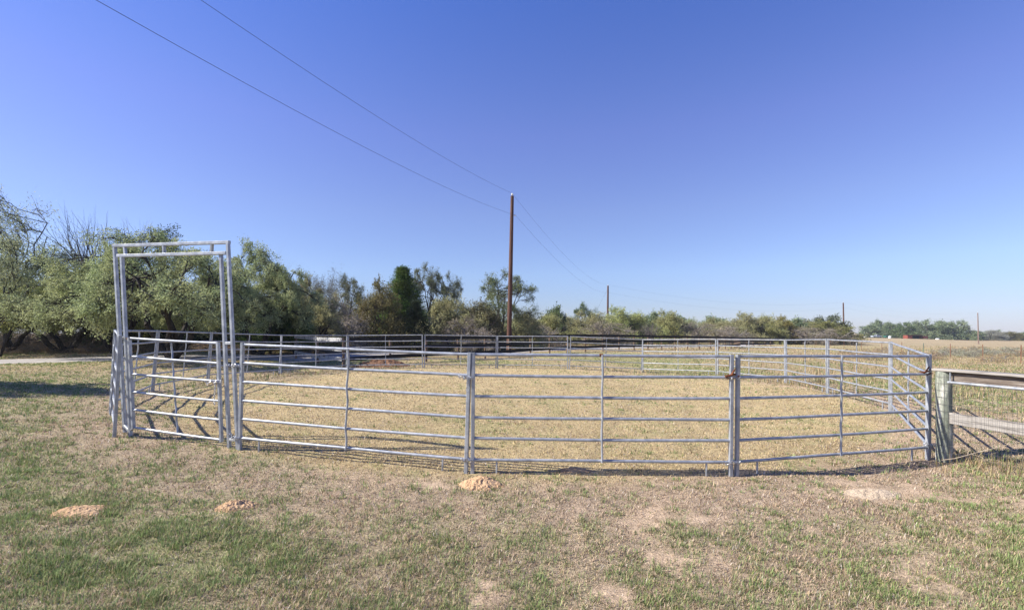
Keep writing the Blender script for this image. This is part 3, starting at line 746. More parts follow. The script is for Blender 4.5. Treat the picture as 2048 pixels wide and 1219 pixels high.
# ------------------------------------------------------------------ soil heaps
def heap(name, loc_, rx, ry, h, label, seed, material='soil', rot=0, clods=14):
    g = np.random.default_rng(seed); n = 110; u = np.linspace(-1.15, 1.15, n); X, Y = np.meshgrid(u, u); X = X.ravel(); Y = Y.ravel()
    an = np.arctan2(Y, X); rr = np.hypot(X, Y)/(1+.35*(vnoise(np.cos(an)*2+5, np.sin(an)*2+5, 1, seed)-.5))
    z = h*np.clip(1-rr**1.6, -.25, 1)*(.7+.6*fbm(X, Y, .6, seed, 3))+(np.abs(fbm(X, Y, .3, seed+2, 3)-.5)*-1.3+.25)*h*.8*(rr < 1)*np.clip(1.2-rr, 0, 1)+(fbm(X, Y, .09, seed+4, 2)-.5)*h*.3*(rr < 1)-.015
    x = X*rx; y = Y*ry; c, s = math.cos(rot), math.sin(rot)
    V = np.c_[x*c-y*s, x*s+y*c, z]; i = np.arange(n-1)[:, None]*n; j = np.arange(n-1)[None]
    Q = np.stack([i+j, i+j+1, i+n+j+1, i+n+j], -1).reshape(-1, 4)
    ok = (rr < 1.12)[Q].all(1)
    o = np_mesh(name, V, Q[ok], M[material], smooth=True); o.location = loc_
    tag(o, label, 'soil heap'); 
    return o
heap('soil_heap', gpt(962, 5.98)+Vector((0, 0, -.01)), .27, .21, .09, 'orange sandy gopher heap just in front of the left hand front panel joint', 3)
heap('soil_heap', gpt(155, 4.74)+Vector((0, 0, -.02)), .33, .2, .07, 'widest sandy gopher heap in the green grass at the lower left', 4, rot=.15)
heap('soil_heap', gpt(472, 5.04)+Vector((0, 0, -.02)), .22, .13, .07, 'small double sandy heap in the grass between the wide heap and the gate', 5, rot=.3)
heap('soil_heap', gpt(1140, 6.62)+Vector((0, 0, -.02)), .34, .09, .06, 'low crumbly ridge of soil under the middle front panel', 6, rot=.12)
heap('soil_heap', gpt(762, 24.2)+Vector((0, 0, -.05)), 1.5, .75, .42, 'dark brown earth heap behind the pen beside the corner of the board fence', 8, material='soil_dark', clods=30)
heap('soil_heap', gpt(1745, 5.85)+Vector((0, 0, -.017)), .40, .2, .05, 'flat pale sandy spread in the grass in front of the right hand panel', 9, material='sand')

# ------------------------------------------------------------------ trees
def tubes_np(segs, n=4):
    S = np.array([[*a, *b, r0, r1] for a, b, r0, r1 in segs]); m = len(S)
    p0, p1, r0, r1 = S[:, :3], S[:, 3:6], S[:, 6], S[:, 7]
    d = p1-p0; d /= np.linalg.norm(d, axis=1)[:, None]+1e-9
    a = np.cross(d, np.where(np.abs(d[:, 2:3]) < .9, [[0, 0, 1.]], [[1., 0, 0]])); a /= np.linalg.norm(a, axis=1)[:, None]; b = np.cross(d, a)
    t = np.arange(n)*2*np.pi/n
    ring = a[:, None]*np.cos(t)[None, :, None]+b[:, None]*np.sin(t)[None, :, None]
    V = np.concatenate([p0[:, None]+ring*r0[:, None, None], p1[:, None]+ring*r1[:, None, None]], 1).reshape(-1, 3)
    k = np.arange(m)[:, None]*2*n; j = np.arange(n)[None]; j2 = (j+1) % n
    return V, np.stack([k+j, k+j2, k+n+j2, k+n+j], -1).reshape(-1, 4)
def leaves_np(c, ax, l, wd, g):
    n = len(c); ax = ax/(np.linalg.norm(ax, axis=1)[:, None]+1e-9); q = g.normal(size=(n, 3)); b = np.cross(ax, q); b /= np.linalg.norm(b, axis=1)[:, None]+1e-9
    l = (l*g.uniform(.6, 1.4, n))[:, None]/2; w_ = (wd*g.uniform(.6, 1.4, n))[:, None]/2
    V = np.stack([c-ax*l, c+b*w_-ax*l*.1, c+ax*l, c-b*w_-ax*l*.1], 1).reshape(-1, 3)
    return V, np.arange(n*4).reshape(-1, 4)
def merge(parts):
    V = []; Q = []; k = 0
    for v, q in parts: V.append(v); Q.append(q+k); k += len(v)
    return np.concatenate(V), np.concatenate(Q)
def curve_seg(a, b, r0, r1, g, bend=.12, n=5, up=0):
    a = np.array(a, float); b = np.array(b, float); L = np.linalg.norm(b-a); c = g.normal(size=3)*L*bend; c[2] += up*L; out = []; prev = a
    for i in range(1, n+1):
        f = i/n; p = a*(1-f)+b*f+c*4*f*(1-f)*.5+g.normal(size=3)*L*.02*(i < n)
        out.append((prev, p, r0+(r1-r0)*(i-1)/n, r0+(r1-r0)*f)); prev = p
    return out
PROTO = {}
def leafy(key, seed, W_=5., H_=6., cb=.3, stems=4, lobes=40, lr=.9, sprigs=22, lps=40, ll=.11, lw=.035, droop=.3, spread=.16, fork=.45, wood='bark', flat=.5, tr=.13, shell=.45, low=0.0, thin=0):
    g = np.random.default_rng(seed); segs = []; tw = []
    base = [np.array((g.uniform(-.35, .35), g.uniform(-.25, .25), -.1)) for _ in range(stems)]
    nodes = []
    for b in base:
        a = g.uniform(0, 6.28); rr = W_*g.uniform(.15, .42); h = H_*g.uniform(fork*.75, fork*1.25)
        tip = np.array((b[0]+math.cos(a)*rr, b[1]+math.sin(a)*rr, h)); ss_ = curve_seg(b, tip, tr, tr*.6, g, .14, 7); segs += ss_; nodes += [s[1] for s in ss_[3:]]
        for k in range(3):
            a2 = a+g.uniform(-1.1, 1.1); t2 = tip+np.array((math.cos(a2)*W_*g.uniform(.15, .4), math.sin(a2)*W_*g.uniform(.15, .4), H_*g.uniform(.05, .28)))
            s2 = curve_seg(ss_[-1-k][1], t2, tr*.55, tr*.28, g, .14, 6); segs += s2; nodes += [s[1] for s in s2[1:]]
    nodes = np.array(nodes); C = []; A = []
    for i in range(lobes):
        u = g.uniform(0, 6.283); v = g.uniform(low-.15, 1); q = g.uniform(shell, 1)**.7
        rh = math.sqrt(max(1-max(v, 0)**2, 0)); wob = 1+.22*math.sin(3*u+seed)+.12*math.sin(5*u+seed*2)
        lr_ = lr*g.uniform(.6, 1.35)
        q *= g.uniform(.82, 1.14)
        c = np.array((math.cos(u)*rh*(W_-lr*.6)*q*wob, math.sin(u)*rh*(W_-lr*.6)*q*wob, H_*cb+max(v, low-.15)*(H_*(1-cb)-lr*.6)*(q**flat)*(1+.1*math.sin(2*u+seed))))
        c[2] = max(c[2], .25)
        k = np.argmin(np.linalg.norm(nodes-c, axis=1)+.3*np.maximum(nodes[:, 2]-c[2], 0)); s = curve_seg(nodes[k], c, tr*.26, tr*.1, g, .15, 5, up=.06); segs += s
        for j in range(sprigs):
            dd = g.normal(size=3); dd /= np.linalg.norm(dd); dd[2] = dd[2]*.75; e = c+dd*lr_*g.uniform(.35, 1.1)
            ss_ = curve_seg(s[g.integers(2, 5)][1], e, tr*.06+.004, .004, g, .1, 2); tw += ss_
            out = dd+np.array((0, 0, -droop)); m = max(4, int(lps*g.uniform(.4, 1.6)*(1-.65*thin*(c[2] > H_*.62)))); f = g.random(m)[:, None]
            C.append(e[None]+out[None]*(f-.5)*spread*4*lr_*.8+g.normal(size=(m, 3))*spread*lr_); A.append(out[None]+g.normal(size=(m, 3))*.7)
    C = np.concatenate(C); A = np.concatenate(A); C[:, 2] = np.maximum(C[:, 2], .1)
    wv = merge([tubes_np(segs, 7), ]) ; wt_ = tubes_np(tw, 3)
    PROTO[key] = (wv, wt_, leaves_np(C, A, ll, lw, g), wood, W_, float(max(C[:, 2].max(), .1)))
def conifer(key, seed, W_=1.8, H_=6., n=900, lps=34, ll=.12, lw=.04, rag=0):
    g = np.random.default_rng(seed); segs = curve_seg((0, 0, -.1), (0, 0, H_*.95), .14, .02, g, .02, 8); tw = []; C = []; A = []
    for i in range(n):
        f = g.random()**1.25; h = H_*(.04+.93*f); u = g.uniform(0, 6.283); rad = W_*(1-f)**1.05*(.75+.35*math.sin(u*3+f*9+seed)*.7)+.08; q = g.uniform(.45, 1)
        e = np.array((math.cos(u)*rad*q, math.sin(u)*rad*q, h+rad*.25*q)); tw += [(np.array((0, 0, h*.93)), e, .015, .004)]
        dr = np.array((math.cos(u), math.sin(u), .55)); m = lps
        C.append(e[None]+dr[None]*(g.random(m)[:, None]-.6)*(1.3 if rag else .45)+g.normal(size=(m, 3))*.09); A.append(dr[None]+g.normal(size=(m, 3))*.5)
    C = np.concatenate(C); A = np.concatenate(A); C[:, 2] = np.maximum(C[:, 2], .1)
    PROTO[key] = (tubes_np(segs, 8), tubes_np(tw, 3), leaves_np(C, A, ll, lw, g), 'bark', W_, H_)
def bare_tree(key, seed, H_=8., stems=3, lev=5, ang=.45, wood='bark_pale', r0=.1, spread=.3, leaf=0, lsz=.09):
    g = np.random.default_rng(seed); segs = []; tw = []; C = []
    def br(p, d, L, r, k):
        n = 4; q = p
        for i in range(n):
            d = d+g.normal(size=3)*.09+np.array((0, 0, .045)); d = d/np.linalg.norm(d); p2 = q+d*L/n; rr = r*(1-.5*(i+1)/n)
            (segs if k < 3 else tw).append((q, p2, r*(1-.5*i/n), rr)); q = p2
            if k < lev and (i >= 1 or k > 1):
                for _ in range(2 if (i == n-1 or k < 2) else 1):
                    a = g.normal(size=3); a -= a.dot(d)*d; a /= np.linalg.norm(a); t = ang*g.uniform(.5, 1.5)
                    br(q, d*math.cos(t)+a*math.sin(t), L*g.uniform(.5, .72), rr*.62, k+1)
            if k >= lev-1 and leaf and g.random() < leaf:
                for _ in range(6): C.append(q+g.normal(size=3)*.16)
    for s in range(stems):
        a = g.uniform(0, 6.28); t = spread*g.uniform(.3, 1.3); br(np.array((0, 0, -.1)), np.array((math.cos(a)*math.sin(t), math.sin(a)*math.sin(t), math.cos(t))), H_*.42, r0, 1)
    V, Q = tubes_np(tw, 3); zz = max(V[:, 2].max(), .1); rad = float(np.quantile(np.hypot(V[:, 0], V[:, 1]), .97))
    lv = None
    if C: C = np.array(C); lv = leaves_np(C, g.normal(size=C.shape), lsz, lsz*.4, g)
    PROTO[key] = (tubes_np(segs, 7), (V, Q), lv, wood, rad, float(zz))
leafy('mesq0', 21, W_=5.6, H_=6.8, cb=.36, stems=5, lobes=125, lr=.78, sprigs=20, lps=40, spread=.13, ll=.12, lw=.042, droop=.45, tr=.17)
leafy('mesq1', 22, W_=4.6, H_=6.4, cb=.36, stems=4, lobes=100, lr=.75, sprigs=20, lps=38, spread=.13, ll=.12, lw=.042, droop=.45, tr=.16)
leafy('mesq2', 23, W_=4.6, H_=8.8, cb=.3, stems=4, lobes=80, lr=.8, sprigs=20, lps=30, ll=.13, lw=.035, droop=.8, tr=.075, shell=.3, spread=.2, thin=1)
leafy('bush0', 31, W_=3.0, H_=4.2, cb=.05, stems=6, lobes=56, lr=.75, sprigs=20, lps=26, ll=.13, lw=.055, droop=0, tr=.07, fork=.4, low=.0)
leafy('bush1', 32, W_=3.4, H_=3.8, cb=.03, stems=6, lobes=60, lr=.7, sprigs=20, lps=26, ll=.13, lw=.055, droop=0, tr=.07, fork=.4)
leafy('scrub', 33, W_=2.6, H_=3.4, cb=.05, stems=8, lobes=44, lr=.65, sprigs=20, lps=9, ll=.10, lw=.035, droop=0, tr=.06, fork=.5, wood='bark_pale')
leafy('airy0', 41, W_=4.2, H_=7.5, cb=.45, stems=3, lobes=40, lr=.75, sprigs=20, lps=26, ll=.13, lw=.045, droop=.3, tr=.13, fork=.5, shell=.55)
leafy('airy1', 42, W_=3.4, H_=8.2, cb=.5, stems=3, lobes=32, lr=.75, sprigs=20, lps=24, ll=.13, lw=.045, droop=.2, tr=.11, fork=.55, shell=.5)
leafy('oak0', 51, W_=5.5, H_=6.5, cb=.12, stems=4, lobes=60, lr=1.25, sprigs=18, lps=14, ll=.3, lw=.16, droop=0, tr=.2)
leafy('oak1', 52, W_=4.5, H_=6.0, cb=.08, stems=4, lobes=46, lr=1.15, sprigs=18, lps=14, ll=.3, lw=.15, droop=0, tr=.2)
conifer('cedar0', 61, W_=2.6, H_=7.5, n=1500, ll=.13, lw=.04); conifer('cedar1', 62, W_=2.4, H_=5.)
conifer('cedar2', 63, W_=2.8, H_=6.5, n=110, lps=90, rag=1)
bare_tree('bare0', 71, ang=.42, spread=.5, lev=4, stems=5, wood='bark_grey', r0=.2)
bare_tree('bare1', 72, ang=.5, spread=.4, lev=5, stems=3, r0=.07)
bare_tree('thin0', 73, ang=.5, spread=.4, lev=5, stems=3, r0=.08, leaf=.22, lsz=.12)
MESH = {}
def mk(name, vq, m):
    me_o = np_mesh(name, vq[0], vq[1], m); me = me_o.data; bpy.data.objects.remove(me_o); return me
for key, (wv, wt_, lv, wood, W_, H_) in PROTO.items():
    parts = [('trunk', mk('trunk', wv, M[wood])), ('twigs', mk('twigs', wt_, M[wood]))]
    if lv is not None: parts.append(('crown', mk('crown', lv, M['leaf'])))
    MESH[key] = (parts, W_, H_)
tcount = 0
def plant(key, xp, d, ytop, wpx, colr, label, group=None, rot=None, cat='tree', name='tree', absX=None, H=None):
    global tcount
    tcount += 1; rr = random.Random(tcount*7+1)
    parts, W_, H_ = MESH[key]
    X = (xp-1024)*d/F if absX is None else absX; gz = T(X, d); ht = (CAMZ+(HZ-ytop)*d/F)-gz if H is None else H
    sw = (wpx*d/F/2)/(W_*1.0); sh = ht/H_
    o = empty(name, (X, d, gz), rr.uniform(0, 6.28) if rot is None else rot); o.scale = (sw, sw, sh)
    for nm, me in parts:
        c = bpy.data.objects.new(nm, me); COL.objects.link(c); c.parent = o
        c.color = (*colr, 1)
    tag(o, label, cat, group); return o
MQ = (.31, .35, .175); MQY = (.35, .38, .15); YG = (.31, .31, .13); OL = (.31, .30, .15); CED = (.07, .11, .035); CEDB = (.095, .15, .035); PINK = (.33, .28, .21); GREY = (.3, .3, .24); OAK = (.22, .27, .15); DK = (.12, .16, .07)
TR = [
 ('mesq0', 340, 24.3, 455, 430, MQ, 'big spreading mesquite tree with dark forked trunks seen through the tall gate frame', None),
 ('mesq1', 130, 31, 520, 330, MQY, 'yellow green mesquite tree right of the tall drooping one at the left edge', None),
 ('mesq1', 235, 29, 480, 240, MQY, 'yellowish mesquite tree directly left of the tall gate frame', None),
 ('mesq2', -18, 27, 345, 320, (.36, .39, .22), 'tall drooping mesquite tree cut by the left photo edge', None),
 ('mesq1', 20, 33, 520, 300, MQ, 'grey green mesquite tree behind the tall drooping one at the left edge', None),
 ('mesq1', 515, 29, 470, 230, MQ, 'grey green mesquite tree right of the tall gate frame', None),
 ('bare0', 225, 37, 404, 190, GREY, 'leafless tree with upswept bare branches above the left tree line', None),
 ('cedar2', 325, 36, 448, 230, (.05, .075, .045), 'dark cedar top rising behind the big mesquite above the gate frame header', None),
 ('cedar2', 258, 37, 462, 190, (.05, .075, .045), 'dark cedar top just left of the gate frame corner', None),
 ('bare1', 535, 36, 478, 110, GREY, 'bare reddish twig crown above the trees right of the gate frame', None),
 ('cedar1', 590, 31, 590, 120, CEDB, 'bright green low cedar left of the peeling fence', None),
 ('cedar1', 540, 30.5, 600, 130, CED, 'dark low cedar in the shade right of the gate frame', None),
 ('mesq1', 610, 36, 545, 150, OL, 'olive tree above the peeling board fence', None),
 ('thin0', 650, 46, 530, 130, (.13, .13, .1), 'thin half bare tree left of the tufted one against the sky', None),
 ('airy1', 697, 48, 536, 70, (.14, .15, .07), 'slim tree with one rounded tuft of leaves on top against the sky', None),
 ('thin0', 735, 50, 560, 110, (.13, .13, .1), 'thin half bare tree between the tufted tree and the pointed cedar', None),
 ('scrub', 680, 36, 585, 150, PINK, 'pinkish grey scrub with bare twigs behind the fence corner', None),
 ('bush0', 640, 34, 600, 120, OL, 'olive bush behind the peeling board fence', None),
 ('cedar0', 806, 44, 531, 200, CEDB, 'pointed bright green cedar rising left of the utility pole', None),
 ('bush0', 765, 40, 550, 130, (.17, .15, .06), 'tall tawny olive bush left of the pointed cedar', None),
 ('airy0', 850, 52, 520, 110, (.15, .17, .1), 'airy grey green tree just right of the pointed cedar', None),
 ('airy0', 895, 54, 538, 90, (.15, .17, .1), 'second airy tree right of the pointed cedar, slightly lower', None),
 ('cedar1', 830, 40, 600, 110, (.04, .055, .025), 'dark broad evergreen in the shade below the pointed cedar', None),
 ('bush1', 900, 42, 580, 150, OL, 'olive bush below the airy trees left of the utility pole', None),
 ('bush0', 960, 43, 592, 140, (.16, .15, .08), 'dull olive bush just left of the utility pole', None),
 ('airy0', 1012, 46, 534, 150, (.17, .2, .1), 'open crowned mesquite tree standing right behind the utility pole', None),
 ('bush1', 1045, 47, 612, 120, OL, 'olive bush just right of the utility pole', None),
 ('scrub', 940, 40, 622, 120, PINK, 'pinkish scrub at the edge of the lane left of the utility pole', None),
 ('oak1', 1112, 80, 603, 60, DK, 'small dark oak against the sky right of the utility pole', None),
 ('bush1', 1100, 62, 626, 120, YG, 'rounded yellow green bush right of the utility pole', None),
 ('scrub', 1080, 55, 640, 110, PINK, 'pinkish grey scrub in front of the rounded yellow green bush', None),
 ('airy0', 1165, 86, 600, 60, (.14, .19, .1), 'small airy tree standing above the bushes left of the second pole', None),
 ('bush0', 1180, 78, 622, 110, OL, 'olive bush left of the second pole', None),
 ('bush0', 1235, 82, 612, 90, MQY, 'yellow green bush right behind the second pole', None),
 ('scrub', 1200, 74, 640, 120, PINK, 'pinkish scrub at the foot of the second pole', None),
 ('bush1', 1275, 84, 622, 90, MQY, 'leafy bush beside the pale dead trunk', None),
 ('bare0', 1303, 78, 640, 50, GREY, 'pale dead forked trunk showing in front of the bushes right of the second pole', None),
 ('oak1', 1310, 100, 616, 60, OAK, 'round green tree behind the pale dead trunk', None),
 ('bush0', 1335, 96, 620, 80, YG, 'yellow green bush right of the pale dead trunk', None),
 ('oak0', 1350, 125, 622, 100, OAK, 'dark green oak far behind the bushes midway to the third pole', None),
 ('scrub', 1385, 96, 642, 100, PINK, 'pinkish scrub midway between the second and third poles', None),
 ('oak1', 1425, 118, 626, 80, OAK, 'round topped green oak midway between the second and third poles', None),
 ('bush1', 1445, 104, 640, 90, OL, 'olive bush below the round topped oak', None),
 ('bush0', 1490, 108, 625, 90, OL, 'tall olive bush right of the round topped oak', None),
 ('bush1', 1530, 110, 628, 90, YG, 'yellow olive bush left of the orange tinted one', None),
 ('scrub', 1460, 98, 650, 90, PINK, 'pinkish grey scrub in front of the tall olive bush', None),
 ('bush0', 1562, 112, 632, 70, (.23, .2, .06), 'bush with an orange yellow tint left of the third pole', None),
 ('oak1', 1595, 125, 630, 80, OAK, 'green oak behind the bushes left of the third pole', None),
 ('oak0', 1650, 125, 625, 120, (.12, .14, .08), 'wide dark oak behind the third pole', None),
 ('bush1', 1640, 114, 640, 110, (.22, .22, .08), 'bright yellow green bush in front of the wide dark oak', None),
 ('scrub', 1610, 108, 652, 100, PINK, 'pinkish scrub below the oak left of the third pole', None),
 ('scrub', 1665, 110, 655, 90, PINK, 'pinkish scrub at the foot of the third pole', None),
 ('oak1', 1745, 290, 646, 60, OAK, 'distant oak beside the silver pickup', None),
 ('oak1', 1757, 300, 635, 30, OAK, 'slender distant oak rising above the silver pickup', None),
 ('oak1', 1775, 295, 640, 40, OAK, 'small distant oak right of the silver pickup', None),
 ('oak0', 1805, 285, 641, 60, (.14, .19, .08), 'left half of the distant oak grove, brighter green', None),
 ('oak0', 1840, 290, 636, 80, OAK, 'broad distant oak over the red shed', None),
 ('oak1', 1880, 285, 637, 70, OAK, 'tall distant oak just right of the red shed', None),
 ('oak0', 1912, 285, 637, 70, OAK, 'rightmost broad oak of the grove by the red shed', None),
 ('oak1', 1945, 300, 658, 50, (.15, .18, .09), 'low distant tree at the foot of the farthest pole', None),
 ('oak0', 1985, 330, 658, 70, OAK, 'low distant dark tree right of the farthest pole', None),
 ('bush1', 1985, 300, 662, 50, GREY, 'low grey distant bush right of the farthest pole', None),
 ('oak1', 2015, 305, 661, 60, (.2, .18, .07), 'yellowish distant tree near the right photo edge', None),
 ('oak1', 2050, 310, 662, 60, OAK, 'distant green tree cut by the right photo edge', None),
]
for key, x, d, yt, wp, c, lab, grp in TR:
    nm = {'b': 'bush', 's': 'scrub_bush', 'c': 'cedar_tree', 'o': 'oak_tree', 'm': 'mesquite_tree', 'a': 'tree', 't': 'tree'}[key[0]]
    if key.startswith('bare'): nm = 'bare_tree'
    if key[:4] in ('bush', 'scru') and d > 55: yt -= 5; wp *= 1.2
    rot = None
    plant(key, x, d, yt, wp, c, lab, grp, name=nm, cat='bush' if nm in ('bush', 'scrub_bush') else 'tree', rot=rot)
# the tree outside the frame whose shadow falls on the lawn
plant('mesq1', 0, 10.6, 0, 0, MQ, 'mesquite tree standing left of the pen just outside the photo', None, absX=-17.2, H=6.2, rot=1.0, name='mesquite_tree').scale = (.62, .5, .92)
# thicket behind: dense low growth closing the gaps
gg = random.Random(12)
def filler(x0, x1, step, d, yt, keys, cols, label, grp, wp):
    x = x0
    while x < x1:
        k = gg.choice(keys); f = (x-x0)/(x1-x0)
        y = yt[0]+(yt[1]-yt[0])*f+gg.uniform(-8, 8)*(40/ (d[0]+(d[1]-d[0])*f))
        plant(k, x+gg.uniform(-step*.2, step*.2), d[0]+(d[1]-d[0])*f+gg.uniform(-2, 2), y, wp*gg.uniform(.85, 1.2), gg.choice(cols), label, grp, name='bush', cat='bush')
        x += step
filler(225, 650, 75, (37, 42), (570, 580), ['bush0', 'bush1'], [OL, DK, DK], 'dense dull olive bush packed in the dark thicket behind the left trees', 'bushes of the left thicket', 170)  # darker leaf colour on most bushes stands in for the thicket's inner shade
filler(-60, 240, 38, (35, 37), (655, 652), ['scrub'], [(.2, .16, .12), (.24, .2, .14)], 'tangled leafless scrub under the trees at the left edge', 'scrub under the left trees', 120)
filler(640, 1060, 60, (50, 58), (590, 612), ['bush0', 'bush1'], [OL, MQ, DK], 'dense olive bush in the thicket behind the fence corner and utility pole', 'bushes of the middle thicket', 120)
filler(1060, 1440, 40, (92, 112), (622, 634), ['bush0', 'bush1', 'oak1'], [OL, YG, MQ], 'olive bush in the distant hedge between the first and third poles', 'bushes of the distant hedge', 80)
filler(1440, 1700, 34, (120, 128), (636, 642), ['bush1', 'oak1'], [OL, YG, OAK], 'dull green bush in the far hedge left of the third pole', 'bushes of the far hedge', 70)
filler(1690, 2080, 34, (335, 345), (668, 668), ['oak1', 'oak0'], [OAK, OL], 'low hazy tree in the farthest tree line across the field', 'trees of the farthest line', 60)
# weeds in the right hand field and under the left trees
leafy('weed', 91, W_=.8, H_=1.0, cb=.1, stems=7, lobes=22, lr=.2, sprigs=8, lps=5, ll=.07, lw=.025, droop=0, tr=.012, fork=.5, wood='bark_pale')
wv, wt_, lv, _w, W_, H_ = PROTO['weed']
def weed_mass(name, label, spots, colr, seed):
    g = np.random.default_rng(seed); st, lf = [], []
    for x, y, w_, h in spots:
        a = g.uniform(0, 6.28); c, s_ = math.cos(a), math.sin(a); z = T(x, y)
        for src, dst in ((wv, st), (wt_, st), (lv, lf)):
            V = src[0]*np.array((w_/W_, w_/W_, h/H_)); dst.append((np.c_[V[:, 0]*c-V[:, 1]*s_+x, V[:, 0]*s_+V[:, 1]*c+y, V[:, 2]+z], src[1]))
    o = np_mesh(name, *merge(st), M['bark_pale']); tag(o, label, 'weeds', kind='stuff')
    l = np_mesh('leaves', *merge(lf), M['leaf'], parent=o); l.color = (*colr, 1); l['kind'] = 'stuff'
sp = []
for k in range(16):
    d = gg.uniform(44, 52); sp.append(((1878+k*11+gg.uniform(-4, 4)-1024)*d/F, d, gg.uniform(.8, 1.4), gg.uniform(.5, .95)))
weed_mass('silvery_weeds', 'mass of silvery green weeds behind the wire fence in the right hand field', sp, (.40, .40, .28), 1)
sp = []
for k in range(30):
    d = gg.uniform(34, 66); sp.append(((1700+k*13+gg.uniform(-8, 8)-1024)*d/F, d, gg.uniform(.9, 1.5), gg.uniform(.45, .8)))
weed_mass('dry_weeds', 'band of dry brown weeds along the wire fence in the right hand field', sp, (.42, .31, .17), 2)
sp = []
for k in range(34):
    d = gg.uniform(29.5, 35); sp.append(((-20+k*21+gg.uniform(-12, 12)-1024)*d/F, d, gg.uniform(.8, 1.6), gg.uniform(.3, .75)))
weed_mass('undergrowth', 'dry tangled undergrowth beneath the left trees beyond the lane', sp, (.3, .22, .13), 3)

# ------------------------------------------------------------------ cattle
def make_cow():
    V = [(0, 0, 1.05), (.45, 0, 1.08), (.85, 0, 1.1), (-.5, 0, 1.08), (-.85, 0, 1.12), (1.15, 0, .95), (1.4, 0, .6), (1.58, 0, .3)]
    Rr = [.36, .35, .3, .35, .26, .2, .15, .09]; Ed = [(0, 1), (1, 2), (0, 3), (3, 4), (2, 5), (5, 6), (6, 7)]
    for sx, root in ((.75, 2), (-.75, 4)):
        for s in (-.2, .2):
            k = len(V); bend = -.06 if sx < 0 else .02
            V += [(sx, s, .75), (sx+bend, s, .42), (sx-bend*.3, s, .06)]; Rr += [.14, .07, .06]; Ed += [(root, k), (k, k+1), (k+1, k+2)]
    k = len(V); V += [(-1.1, 0, 1.05), (-1.14, 0, .55)]; Rr += [.03, .03]; Ed += [(4, k), (k, k+1)]
    k = len(V); V += [(1.36, .2, .72), (1.36, -.2, .72)]; Rr += [.03, .03]; Ed += [(6, k), (6, k+1)]
    me = bpy.data.meshes.new('cow'); me.from_pydata(V, Ed, []); o = bpy.data.objects.new('cow', me); COL.objects.link(o)
    o.modifiers.new('skin', 'SKIN')
    if not me.skin_vertices: return o
    for i, sv_ in enumerate(me.skin_vertices[0].data): sv_.radius = (Rr[i], Rr[i])
    me.skin_vertices[0].data[0].use_root = True
    s = o.modifiers.new('sub', 'SUBSURF'); s.levels = 1; s.render_levels = 1
    bpy.context.view_layer.update(); dg = bpy.context.evaluated_depsgraph_get()
    m2 = bpy.data.meshes.new_from_object(o.evaluated_get(dg)); bpy.data.objects.remove(o)
    m2.materials.clear(); m2.materials.append(M['hide']); m2.polygons.foreach_set('use_smooth', [True]*len(m2.polygons))
    o = bpy.data.objects.new('cow', m2); COL.objects.link(o); return o
cow = make_cow()
for i, (x, d, rz, lab) in enumerate(((1597, 104, 0, 'black cow grazing in the field left of the third pole, darkest of the herd'), (1552, 100, 2.9, 'black cow standing just right of the end of the dark fence'),
     (1571, 112, .4, 'black cow farther back between the fence end and the darkest cow'), (1672, 108, 3.3, 'black cow just left of the foot of the third pole'), (1709, 100, 1.3, 'black cow seen end on right of the third pole'))):
    o = cow if i == 0 else cow.copy()
    if i: COL.objects.link(o)
    o.location = gpt(x, d); o.rotation_euler = (0, 0, rz); tag(o, lab, 'cow', 'black cattle in the far field')

# ------------------------------------------------------------------ far farmyard things
tk = empty('pickup_truck', gpt(1752.5, 275), R(4)); tag(tk, 'small silver pickup truck parked by the distant trees', 'truck')
b = MB(); b.box((0, 0, .85), (5.4, 1.9, .6)); b.box((-1.95, 0, 1.2), (1.4, 1.8, .15)); b.build('body', M['silver'], tk)
b = MB(); b.box((.5, 0, 1.5), (1.9, 1.75, .75)); b.box((.5, 0, 1.9), (1.7, 1.7, .08)); b.build('cab', M['silver'], tk)
MB().box((.5, -.88, 1.55), (1.6, .05, .45)).build('side_window', M['glass'], tk); MB().box((-.46, 0, 1.55), (.05, 1.5, .45)).build('windscreen', M['glass'], tk)
for x in (-1.75, 1.75):
    for y in (-.85, .85): MB().tube((x, y-.12, .38), (x, y+.12, .38), .38, n=16).build('wheel', M['rubber'], tk)
sh = empty('red_shed', gpt(1832, 262), 0); tag(sh, 'long low red shed with a dark open bay under the distant oaks', 'shed')
b = MB(); b.box((-4.6, 0, .95), (2.6, 3, 1.9)); b.build('wall', M['red'], sh); MB().box((4, 0, .95), (2.4, 3, 1.3)).build('wall', M['red'], sh)
b = MB(); b.box((.4, 1.4, 1), (9, .1, 2)); b.build('back_wall', M['rubber'], sh); MB().bar((-6, 0, 2.03), (5.5, 0, 2.03), 3.4, .1).build('roof', M['rustpost'], sh)
for x in (-2, 0, 2): MB().bar((x, -1.4, 0), (x, -1.4, 2), .15, .15).build('support', M['rust'], sh)
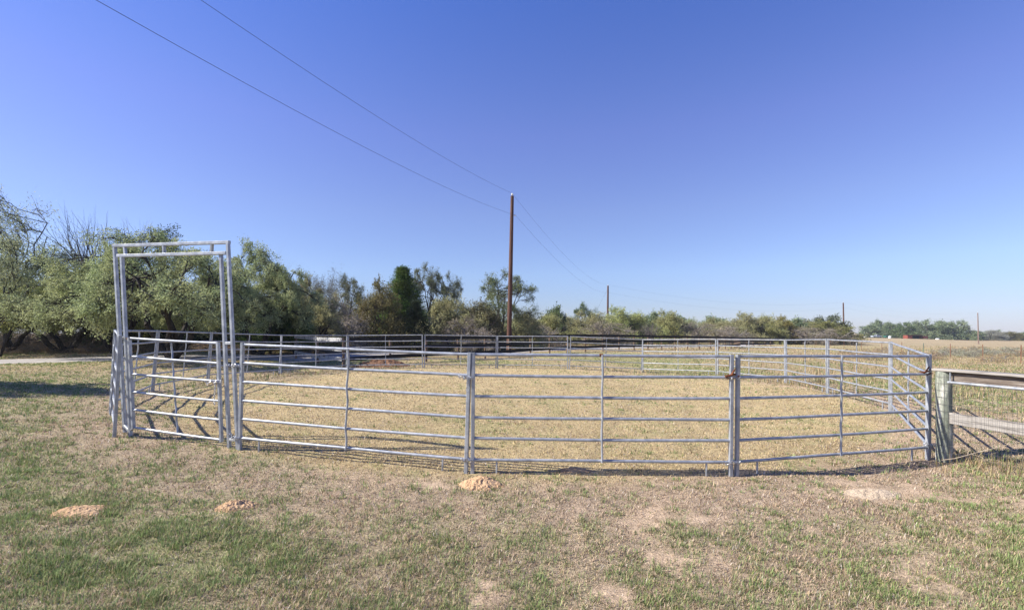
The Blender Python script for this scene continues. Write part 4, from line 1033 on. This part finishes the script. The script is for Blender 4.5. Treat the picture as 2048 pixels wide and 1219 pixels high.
tr_ = empty('farm_trailer', gpt(1773, 270), 0); tag(tr_, 'dark green farm trailer between the pickup and the distant grove', 'trailer')
MB().box((0, 0, .95), (2.2, 1.6, .8)).build('body', M['teal'], tr_); MB().bar((-1.1, 0, .6), (-2, 0, .5), .1, .1).build('tow_bar', M['rubber'], tr_)
for y in (-.85, .85): MB().tube((0, y-.1, .35), (0, y+.1, .35), .35, n=14).build('wheel', M['rubber'], tr_)
def tank(xp, d, r, h, lab):
    p = gpt(xp, d); b = MB(); b.path([Vector((0, 0, z)) for z in (0, h*.75, h*.92, h)], [r, r, r*.7, r*.25], 16); o = b.build('white_tank', M['white'], loc=p)
    tag(o, lab, 'tank', 'white tanks in the distance')
tank(1779.5, 262, .7, 1.3, 'small white tank just left of the distant grove'); tank(1730, 275, .7, .9, 'low white tank left of the silver pickup'); tank(1875, 262, .9, .7, 'broad white tank under the oaks right of the red shed')
b = MB(); b.bar((0, 0, -.1), (0, 0, 1.3), .35, .1).bar((0, 0, 1.3), (0, 0, 1.36), .25, .07); tag(b.build('marker_post', M['white'], loc=gpt(1920, 110)), 'white marker post standing in the field above the silvery weeds', 'post')

# ------------------------------------------------------------------ air
hm = bpy.data.materials.new('haze'); hm.use_nodes = True; nt = hm.node_tree; nt.nodes.remove(nt.nodes['Principled BSDF'])
pv = nt.nodes.new('ShaderNodeVolumePrincipled'); pv.inputs['Density'].default_value = .00025; pv.inputs['Color'].default_value = (.8, .88, 1, 1); pv.inputs['Anisotropy'].default_value = .2
nt.links.new(pv.outputs[0], nt.nodes['Material Output'].inputs['Volume'])
hb = MB(); k = [(-420, -60), (460, -60), (460, 420), (-420, 420)]
hb.v = [Vector((x, y, z)) for z in (-16, 14.5) for x, y in k]; hb.f = [(3, 2, 1, 0), (4, 5, 6, 7), (0, 1, 5, 4), (1, 2, 6, 5), (2, 3, 7, 6), (3, 0, 4, 7)]
tag(hb.build('haze', hm, smooth=False), 'thin pale haze in the air over the field', 'haze', kind='stuff')
